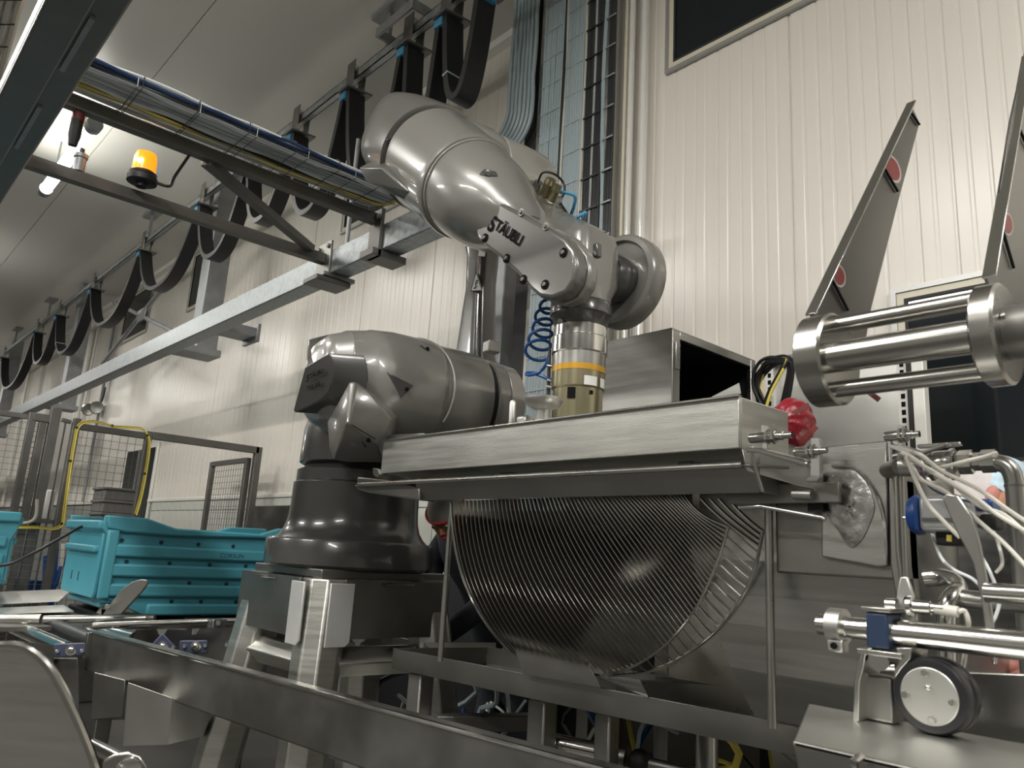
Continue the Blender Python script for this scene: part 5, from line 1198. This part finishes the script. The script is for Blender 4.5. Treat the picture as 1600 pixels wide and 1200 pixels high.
# foreground rounded guard
gd = [(-60,1030),(-20,1012),(20,1008),(48,1016),(72,1036),(92,1066),(112,1105),(132,1150),(150,1200),(160,1250),(-60,1250)]
g_ = thing('rounded_guard', 'blurred rounded steel guard plate in the lower left corner', 'guard', AT(40,1240,.8))
Pg = [AT(*q, .8) for q in gd]; MB().prism(Pg, (CAM-Pg[2]).normalized()*-.006).build('guard_plate', 'lid', g_, bev=.002)
MB().tube(spline(Pg[:-1], 4), .0045, 8).build('guard_edge', 'ssp', g_)
b2 = thing('pivot_bracket', 'rounded steel pivot bracket at the bottom left edge', 'bracket', AT(195,1215,1.0))
MB().prism([AT(*q, 1.0) for q in ((160,1188),(178,1178),(200,1174),(218,1180),(230,1196),(234,1240),(160,1240))], AT(195,1200,1.03)-AT(195,1200,1.0)).build('bracket_plate', 'ssx', b2, bev=.004)
v = (CAM-AT(199,1204,1.0)).normalized(); MB().lathe(AT(199,1206,1.0), v, [(.016,0),(.016,.012),(.010,.013)], 18).build('pivot_bolt', 'ssp', b2)
tag(MB().cyl(AT(145,1165,1.2), AT(195,1190,1.1), .010, 12).build('pivot_rod', 'ssp'), 'short steel rod behind the pivot bracket at bottom left', 'rod')
# ================================================================== FENCE
XF = -6.7
def mesh_panel(par, o, u, v, w, h, pu=.06, pv=.06, r=.0022, m='dsteel'):
    o, u, v = Vector(o), Vector(u), Vector(v); n = int(w/pu)
    for i in range(1, n): MB().tube([o+u*(i*w/n), o+u*(i*w/n)+v*h], r, 4).build('mesh_wire', m, par)
    n = int(h/pv)
    for i in range(1, n): MB().tube([o+v*(i*h/n), o+v*(i*h/n)+u*w], r, 4).build('mesh_wire', m, par)
def frame_bar(par, a, b, w, nm='frame_bar', m='dsteel'):
    a, b = Vector(a), Vector(b); d = (b-a).normalized(); s = d.cross(Vector((1,0,0)) if abs(d.x) < .9 else Y1).normalized(); t = d.cross(s)
    MB().box((a+b)/2, ((b-a).length, w, w), (d, s, t)).build(nm, m, par, bev=.003)
f1 = thing('mesh_fence', 'wire mesh safety fence framed by the yellow cable', 'fence', (XF, 1.75, 0))
Y0, Y2 = OX(120,660,XF).y, OX(232,680,XF).y
frame_bar(f1, (XF, Y0, 0), (XF, Y0, 2.36), .05, 'post'); frame_bar(f1, (XF, Y2, 0), (XF, Y2, 2.34), .05, 'post'); frame_bar(f1, (XF, Y0+.025, 2.30), (XF, Y2-.025, 2.30), .05)
frame_bar(f1, (XF, Y0+.025, .6), (XF, Y2-.025, .6), .04)
mesh_panel(f1, (XF, Y0+.03, .62), Y1, Z1, Y2-Y0-.06, 1.66)
Y3 = OX(403,705,XF).y
f2 = thing('fence_header', 'dark steel header bar and post right of the mesh fence', 'fence', (XF, 2.5, 0))
frame_bar(f2, (XF, Y2+.026, 2.31), (XF, Y3, 2.31), .06); frame_bar(f2, (XF, Y3, 0), (XF, Y3, 2.34), .06, 'post')
f3 = thing('mesh_gate', 'open wire mesh gate leaf near the wall', 'gate', (-7, Y3-.06, 0))
yg = Y3-.05; xg = OY(333,722,yg).x
frame_bar(f3, (xg, yg, .3), (xg, yg, 2.24), .045, 'stile'); frame_bar(f3, (XF-.07, yg, .3), (XF-.07, yg, 2.24), .045, 'stile'); frame_bar(f3, (xg+.02, yg, 2.22), (XF-.09, yg, 2.22), .045, 'rail'); frame_bar(f3, (xg+.02, yg, .32), (XF-.09, yg, .32), .045, 'rail')
mesh_panel(f3, (xg+.02, yg, .34), X1, Z1, XF-.09-xg-.02, 1.86, .055, .055)
f4 = thing('sliding_gate', 'tall narrow mesh gate with dark frame left of the yellow cable', 'gate', (XF-.1, 1.2, 0))
ya, yb = OX(45,680,XF-.1).y, OX(86,650,XF-.1).y
ztp = OX(86,650,XF-.1).z
frame_bar(f4, (XF-.1, ya, 0), (XF-.1, ya, ztp), .05, 'stile'); frame_bar(f4, (XF-.1, yb, 0), (XF-.1, yb, ztp+.06), .07, 'stile'); frame_bar(f4, (XF-.1, ya, ztp-.03), (XF-.1, yb, ztp-.03), .06, 'rail')
frame_bar(f4, (XF-.1, (ya+yb)/2, .4), (XF-.1, (ya+yb)/2, ztp-.06), .05, 'middle_stile')
mesh_panel(f4, (XF-.1, ya+.02, .4), Y1, Z1, yb-ya-.04, ztp-.46, .04, .04)
f5 = thing('barrier_bars', 'row of thin vertical bars between gate and mesh fence', 'fence', (XF-.05, 1.4, 0))
frame_bar(f5, (XF-.05, yb+.04, 2.34), (XF-.05, Y0-.03, 2.33), .03)
for k in range(3): y = yb+.07+k*.05; MB().tube([(XF-.05, y, .5), (XF-.05, y, 2.33)], .008, 6).build('bar', 'dsteel', f5)
frame_bar(f5, (XF-.05, yb+.04, .5), (XF-.05, Y0-.03, .5), .03)
f6 = thing('low_mesh_fence', 'wire mesh fence panel at the far left edge behind the crate', 'fence', (XF-.02, .9, 0))
mesh_panel(f6, (XF-.02, .3, .5), Y1, Z1, 1.15, 1.06, .06, .045, m='ssx')
for z in (.5, 1.56): frame_bar(f6, (XF-.02, .3, z), (XF-.02, Y0-.03, z), .03)
frame_bar(f6, (XF-.02, .3, 0), (XF-.02, .3, 1.575), .04, 'post')
f7 = thing('far_mesh_fence', 'tall wire mesh fence far behind the sliding gate', 'fence', (-9, .9, 0))
mesh_panel(f7, (-9, .3, .6), Y1, Z1, 1.35, 2.0, .09, .06); frame_bar(f7, (-9, .3, 2.6), (-9, 1.65, 2.6), .05); frame_bar(f7, (-9, .3, 0), (-9, .3, 2.62), .05, 'post'); frame_bar(f7, (-9, 1.65, 0), (-9, 1.65, 2.62), .05, 'post')
yp = [(22,823),(55,823),(84,825),(96,818),(99,800),(103,770),(110,720),(116,685),(120,668),(130,659),(150,658),(175,665),(200,667),(220,669),(230,680),(232,698),(226,740),(219,775),(211,803)]
yc = thing('yellow_cable', 'yellow cable strapped around the frame of the mesh fence', 'cable', OX(100,830,XF+.06))
for k in (0, 1): MB().tube(spline([OX(x+k*2.2, y+k*2.0, XF+.045) for x, y in yp], 5), .007, 7).build('cable', 'yell' if k == 0 else 'cyel', yc)
for k in (3, 6, 8, 11, 14, 16): 
    p = OX(*yp[k], XF+.045); MB().ball(p, .012, 8, 6).build('cable_tie', 'black', yc)
tag(MB().tube(spline([OX(20,818,XF+.04),OX(45,816,XF+.04),OX(56,806,XF+.04),OX(58,780,XF+.04)], 6), .012, 8).build('white_conduit', 'cwhite'), 'pale bent conduit at the foot of the sliding gate', 'pipe')
tag(MB().bx(-6.95, -6.762, OX(70,780,-6.76).y, OX(86,780,-6.76).y, OX(75,812,-6.76).z, OX(75,765,-6.76).z).build('control_box', 'white', bev=.01), 'small white control box behind the thin vertical bars', 'box')
# stack of grey crates behind the mesh
sx = -8.0; ya_, yb_ = OX(163,780,sx).y, OX(211,780,sx).y; zs = OX(185,762,sx).z
for k in range(6):
    z = zs-.12*(k+1)
    c = thing('stacked_crate', 'grey plastic crate in the stack behind the mesh, %s from the top' % ORD[k], 'crate', (sx-.2, (ya_+yb_)/2, z), 'grey crates stacked behind the mesh')
    MB().bx(sx-.4, sx, ya_, yb_, z, z+.095).build('crate_body', 'boxgrey', c, bev=.008); MB().bx(sx-.415, sx+.015, ya_-.015, yb_+.015, z+.095, z+.118).build('crate_rim', 'boxgrey', c, bev=.005)
MBs = MB().bx(sx-.4, sx, ya_, yb_, 0, zs-.722); tag(MBs.build('pallet_block', 'boxgrey', bev=.01), 'grey plastic block under the crate stack behind the mesh', 'pallet')
# cleaning tools
for i, (a, b_, m, lab) in enumerate((((82,925),(88,850),'lockb','upright blue broom handle behind the fence'), ((80,928),(104,868),'lockb','leaning blue broom handle crossing behind the fence'), ((94,925),(100,850),'cwhite','pale broom handle behind the fence'), ((70,918),(72,868),'lockb','short blue tool handle behind the fence'))):
    p, q = OX(*a, -7.4), OX(*b_, -7.4); e = p+(p-q)*((p.z)/(q.z-p.z))
    tag(MB().tube([e+Z1*.01, q], .022, 8).build('broom_handle', m), lab, 'broom', 'cleaning tools behind the fence')
for i, (px, lab) in enumerate(((29,'left blue bucket seen low behind the mesh'), (50,'right blue bucket seen low behind the mesh'))):
    p = OX(px, 918, -7.3); t = thing('blue_bucket', lab, 'bucket', (p.x, p.y, p.z-.06), 'blue buckets')
    MB().lathe((p.x, p.y, p.z-.06), Z1, [(.06,0),(.075,.11),(.08,.115),(.07,.115),(.06,.02)], 20).build('bucket_body', 'bluep', t); MB().bx(p.x+.05, p.x+.078, p.y-.03, p.y+.03, p.z-.055, p.z-.02).build('bucket_label', 'label', t)
    tag(MB().bx(p.x-.2, p.x+.15, p.y-.05, p.y+.05, 0, p.z-.061).build('bucket_stand', 'dsteel', bev=.01), 'dark stand under the %s blue bucket' % ('left','right')[i], 'stand')
# cable over the crate
tag(MB().tube(spline([AT(-10,885,4.0),AT(20,880,4.0),AT(60,860,4.0),AT(100,838,4.1),AT(130,822,4.2),AT(162,817,4.35)], 6), .008, 8).build('loose_cable', 'black'), 'loose black cable sagging to the rim of the teal crate', 'cable')
# round wall spotlights
sl = thing('twin_spotlight', 'pair of small round spotlights on the wall above the fence', 'lamp', OY(146,645,YW-.1))
for px, py in ((138,640),(151,637)):
    p = OY(px, py, YW-.12); MB().lathe(p, (p-CAM)*-1, [(.03,-.08),(.09,-.02),(.10,0),(.085,.01),(.001,.0)], 20).build('spotlight_head', 'ssx', sl)
MB().tube([OY(145,640,YW-.1), OY(145,640,YW)], .02, 8).build('spotlight_arm', 'galvd', sl); MB().tube(spline([OY(150,640,YW-.05),OY(160,625,YW-.05),OY(165,605,YW-.03)], 5), .01, 6).build('spotlight_cable', 'black', sl)
# steel wash-down panel on the wall behind the crate
q0, q1 = OY(396,775,YW-.05), OY(462,772,YW-.05); tag(MB().bx(q0.x, q1.x+.4, YW-.07, YW-.036, .3, 1.83).build('splash_panel', 'ssd', bev=.004), 'grey steel splash panel on the wall behind the teal crate', 'panel')
# ================================================================== PEOPLE
def skin_body(name, m, par, joints, edges, rad, sub=2):
    me = bpy.data.meshes.new(name); off = OFF[par]
    me.from_pydata([Vector(j)-off for j in joints], edges, []); me.materials.append(M[m])
    o = bpy.data.objects.new(name, me); COL.objects.link(o); o.parent = par; OFF[o] = off
    sk = o.modifiers.new('skin', 'SKIN'); 
    if not me.skin_vertices: 
        me.skin_vertices.new() if hasattr(me.skin_vertices, 'new') else None
    bm = bmesh.new(); bm.from_mesh(me); lay = bm.verts.layers.skin.verify()
    for v, r in zip(bm.verts, rad): v[lay].radius = (r, r); v[lay].use_root = (v.index == 0)
    bm.to_mesh(me); bm.free(); sk.use_smooth_shade = True
    s = o.modifiers.new('subsurf', 'SUBSURF'); s.levels = sub; s.render_levels = sub
    return o
def hand(par, wrist, dirv, up, m, size=1.0):
    d = Vector(dirv).normalized(); n = Vector(up).normalized(); s = d.cross(n).normalized(); n = s.cross(d)
    J = [Vector(wrist), Vector(wrist)+d*.045*size, Vector(wrist)+d*.085*size]; E = [(0,1),(1,2)]; Rr = [.024*size,.030*size,.028*size]
    for k, L in enumerate((.075,.085,.08,.062)):
        b = J[2]+s*((k-1.5)*.019*size); i = len(J)
        J += [b, b+d*L*.45*size-n*.012*size, b+d*L*.75*size-n*.035*size, b+d*L*.85*size-n*.06*size]; Rr += [.0095*size,.009*size,.0085*size,.007*size]; E += [(2,i),(i,i+1),(i+1,i+2),(i+2,i+3)]
    i = len(J); b = J[1]-s*.028*size; J += [b, b+d*.03*size-s*.02*size-n*.01*size, b+d*.055*size-s*.018*size-n*.03*size]; Rr += [.011*size,.010*size,.008*size]; E += [(1,i),(i,i+1),(i+1,i+2)]
    return skin_body('hand', m, par, J, E, Rr, 1)
def head(par, c, fwd, up, skin='skin'):
    c = Vector(c); f = Vector(fwd).normalized(); u = Vector(up); u = (u-f*u.dot(f)).normalized(); s = f.cross(u)
    mb = MB(); mb.ball(c, .1, 24, 16, (.76,.98,1.14), (s, f, u))
    for i, v in enumerate(mb.v):
        q = v-c; a, b, z = q.dot(s), q.dot(f), q.dot(u)
        if z < -.02: b += .012*min(1, (-z-.02)/.05); a *= 1-.22*min(1, (-z-.02)/.08)
        mb.v[i] = c+s*a+f*b+u*z
    h = mb.build('head', skin, par)
    MB().hull([c+f*.095+u*.02, c+f*.118-u*.022, c+f*.09-u*.035+s*.017, c+f*.09-u*.035-s*.017, c+f*.08+u*.02+s*.01, c+f*.08+u*.02-s*.01]).build('nose', skin, h, bev=.004)
    for k in (-1, 1):
        MB().ball(c+f*.085+u*.008+s*k*.032, .012, 12, 8).build('eye', 'white', h); MB().ball(c+f*.0945+u*.008+s*k*.032, .0055, 10, 6).build('pupil', 'ink', h)
        e = MB().ball(c+s*k*.078-f*.005-u*.005, .03, 16, 10, (.3,.62,1), (s, f, u)); e.build('ear', skin, h)
        MB().lathe(c+s*k*.084-f*.003-u*.004, s*k, [(.012,0),(.014,.003),(.010,.004)], 14).build('ear_fold', skin, h)
    MB().tube([c+f*.09-u*.055+s*.022, c+f*.099-u*.053, c+f*.09-u*.055-s*.022], .005, 8).build('mouth', 'capr', h)
    return h, f, u, s
def capm(par, c, f, u, s, m, zlo=.02, k=1.06, tilt=0):
    mb = MB(); rings = []
    for i in range(9):
        th = math.pi/2*i/8; z = zlo+(.122-zlo)*math.sin(th); r = math.sqrt(max(0, 1-(z/.126)**2))+.002
        rings.append([c+(s*math.cos(a)*.1*.76+f*math.sin(a)*.1*.98)*r*k+u*z*1.0 for a in [2*math.pi*j/24 for j in range(24)]])
    return mb.loft(rings).build('cap', m, par)
# worker bending behind the basket
pc = AT(699, 802, 3.35)
pa = thing('person', 'person in navy workwear and grey cap bending down behind the rod basket', 'person', (pc.x-.1, pc.y+.35, 0))
f_ = Vector((.35, -.6, -.75)); u_ = Vector((.2, -.5, .85))
hd, f, u, s = head(pa, pc, f_, u_)
cp_ = capm(pa, pc, f, u, s, 'capg', .035); MB().tube([pc+(s*math.cos(a)*.083+f*math.sin(a)*.103)+u*.035 for a in [2*math.pi*j/24 for j in range(25)]], .006, 6).build('cap_piping', 'capr', cp_)
base = Vector((pc.x-.1, pc.y+.45, 0))
sh_ = pc+Vector((-.02,.2,-.09)); hip = base+Vector((0,.1,.95)); 
J = [hip, hip.lerp(sh_, .5)+Z1*.05, sh_, pc+Vector((0,.07,-.06)), sh_+Vector((-.2,-.02,-.03)), sh_+Vector((-.22,-.18,-.28)), sh_+Vector((-.05,-.35,-.42)), sh_+Vector((.2,.03,-.04)), sh_+Vector((.24,-.15,-.28)), sh_+Vector((.18,-.32,-.42)), base+Vector((-.11,.1,.9)), base+Vector((-.12,.02,.48)), base+Vector((-.12,.08,.08)), base+Vector((.11,.1,.9)), base+Vector((.12,.02,.48)), base+Vector((.12,.08,.08)), base+Vector((-.12,-.08,.05)), base+Vector((.12,-.08,.05))]
E = [(0,1),(1,2),(2,3),(2,4),(4,5),(5,6),(2,7),(7,8),(8,9),(0,10),(10,11),(11,12),(0,13),(13,14),(14,15),(12,16),(15,17)]
skin_body('body', 'navyc', pa, J, E, [.16,.165,.15,.06,.075,.055,.04,.075,.055,.04,.10,.075,.05,.10,.075,.05,.04,.04])
for k in (6, 9): hand(pa, J[k]+Vector((0,-.02,-.02)), (.1,-.8,-.5), (0,-.4,.8), 'skin')
# worker at the right edge
pc = AT(1546, 792, 1.72)
pb = thing('person', 'bearded person with patterned blue cap leaning over behind the cables at right', 'person', (pc.x+.5, pc.y+.35, 0))
f_ = Vector((.72, .60, -.30)); u_ = Vector((-.15, -.05, .95))
hd, f, u, s = head(pb, pc, f_, u_)
uc = (u*.9+f*.35).normalized(); fc2 = (f-uc*f.dot(uc)).normalized()
capm(pb, pc, fc2, uc, fc2.cross(uc), 'net', .012, 1.12)
sg = 1 if s.dot(CAM-pc) > 0 else -1
MB().ball(pc-f*.022+u*.004, .1, 24, 16, (.80,.90,1.12), (s, f, u)).build('hair_net', 'netw', pb)
MB().ball(pc+s*sg*.078-f*.03+u*.004, .022, 16, 10, (.35,.7,1), (s, f, u)).build('covered_ear', 'skinp', pb)
bd__ = MB().ball(pc+f*.045-u*.09, .062, 22, 14, (.95,.85,.85), (s, f, u))
for i in range(len(bd__.v)): bd__.v[i] += Vector((random.uniform(-1,1), random.uniform(-1,1), random.uniform(-1,1)))*.003
bd__.build('beard', 'beard', pb)
base = Vector((pc.x+.55, pc.y+.42, 0)); sh_ = pc+Vector((.25,.2,-.10)); hip = base+Vector((.05,.05,.98))
hw = AT(1606, 1046, 1.5)
J = [hip, hip.lerp(sh_, .5), sh_, pc+Vector((.06,.05,-.05)), sh_+Vector((.12,-.18,-.04)), sh_+Vector((.20,-.32,-.30)), hw+Vector((.05,.05,.01)), sh_+Vector((-.05,.18,-.05)), sh_+Vector((-.02,.16,-.32)), sh_+Vector((.0,.0,-.5)), base+Vector((-.10,.05,.92)), base+Vector((-.10,.0,.5)), base+Vector((-.10,.06,.08)), base+Vector((.12,.05,.92)), base+Vector((.12,.0,.5)), base+Vector((.12,.06,.08)), base+Vector((-.12,-.1,.05)), base+Vector((.12,-.1,.05))]
skin_body('body', 'navyc', pb, J, E, [.15,.16,.14,.06,.07,.052,.036,.07,.052,.036,.10,.075,.05,.10,.075,.05,.04,.04])
hand(pb, hw+Vector((.03,.03,.0)), (-.8,-.5,.0), (0,0,1), 'skinp'); hand(pb, J[9], (-.3,-.2,-.7), (.4,-.4,.3), 'skinp')
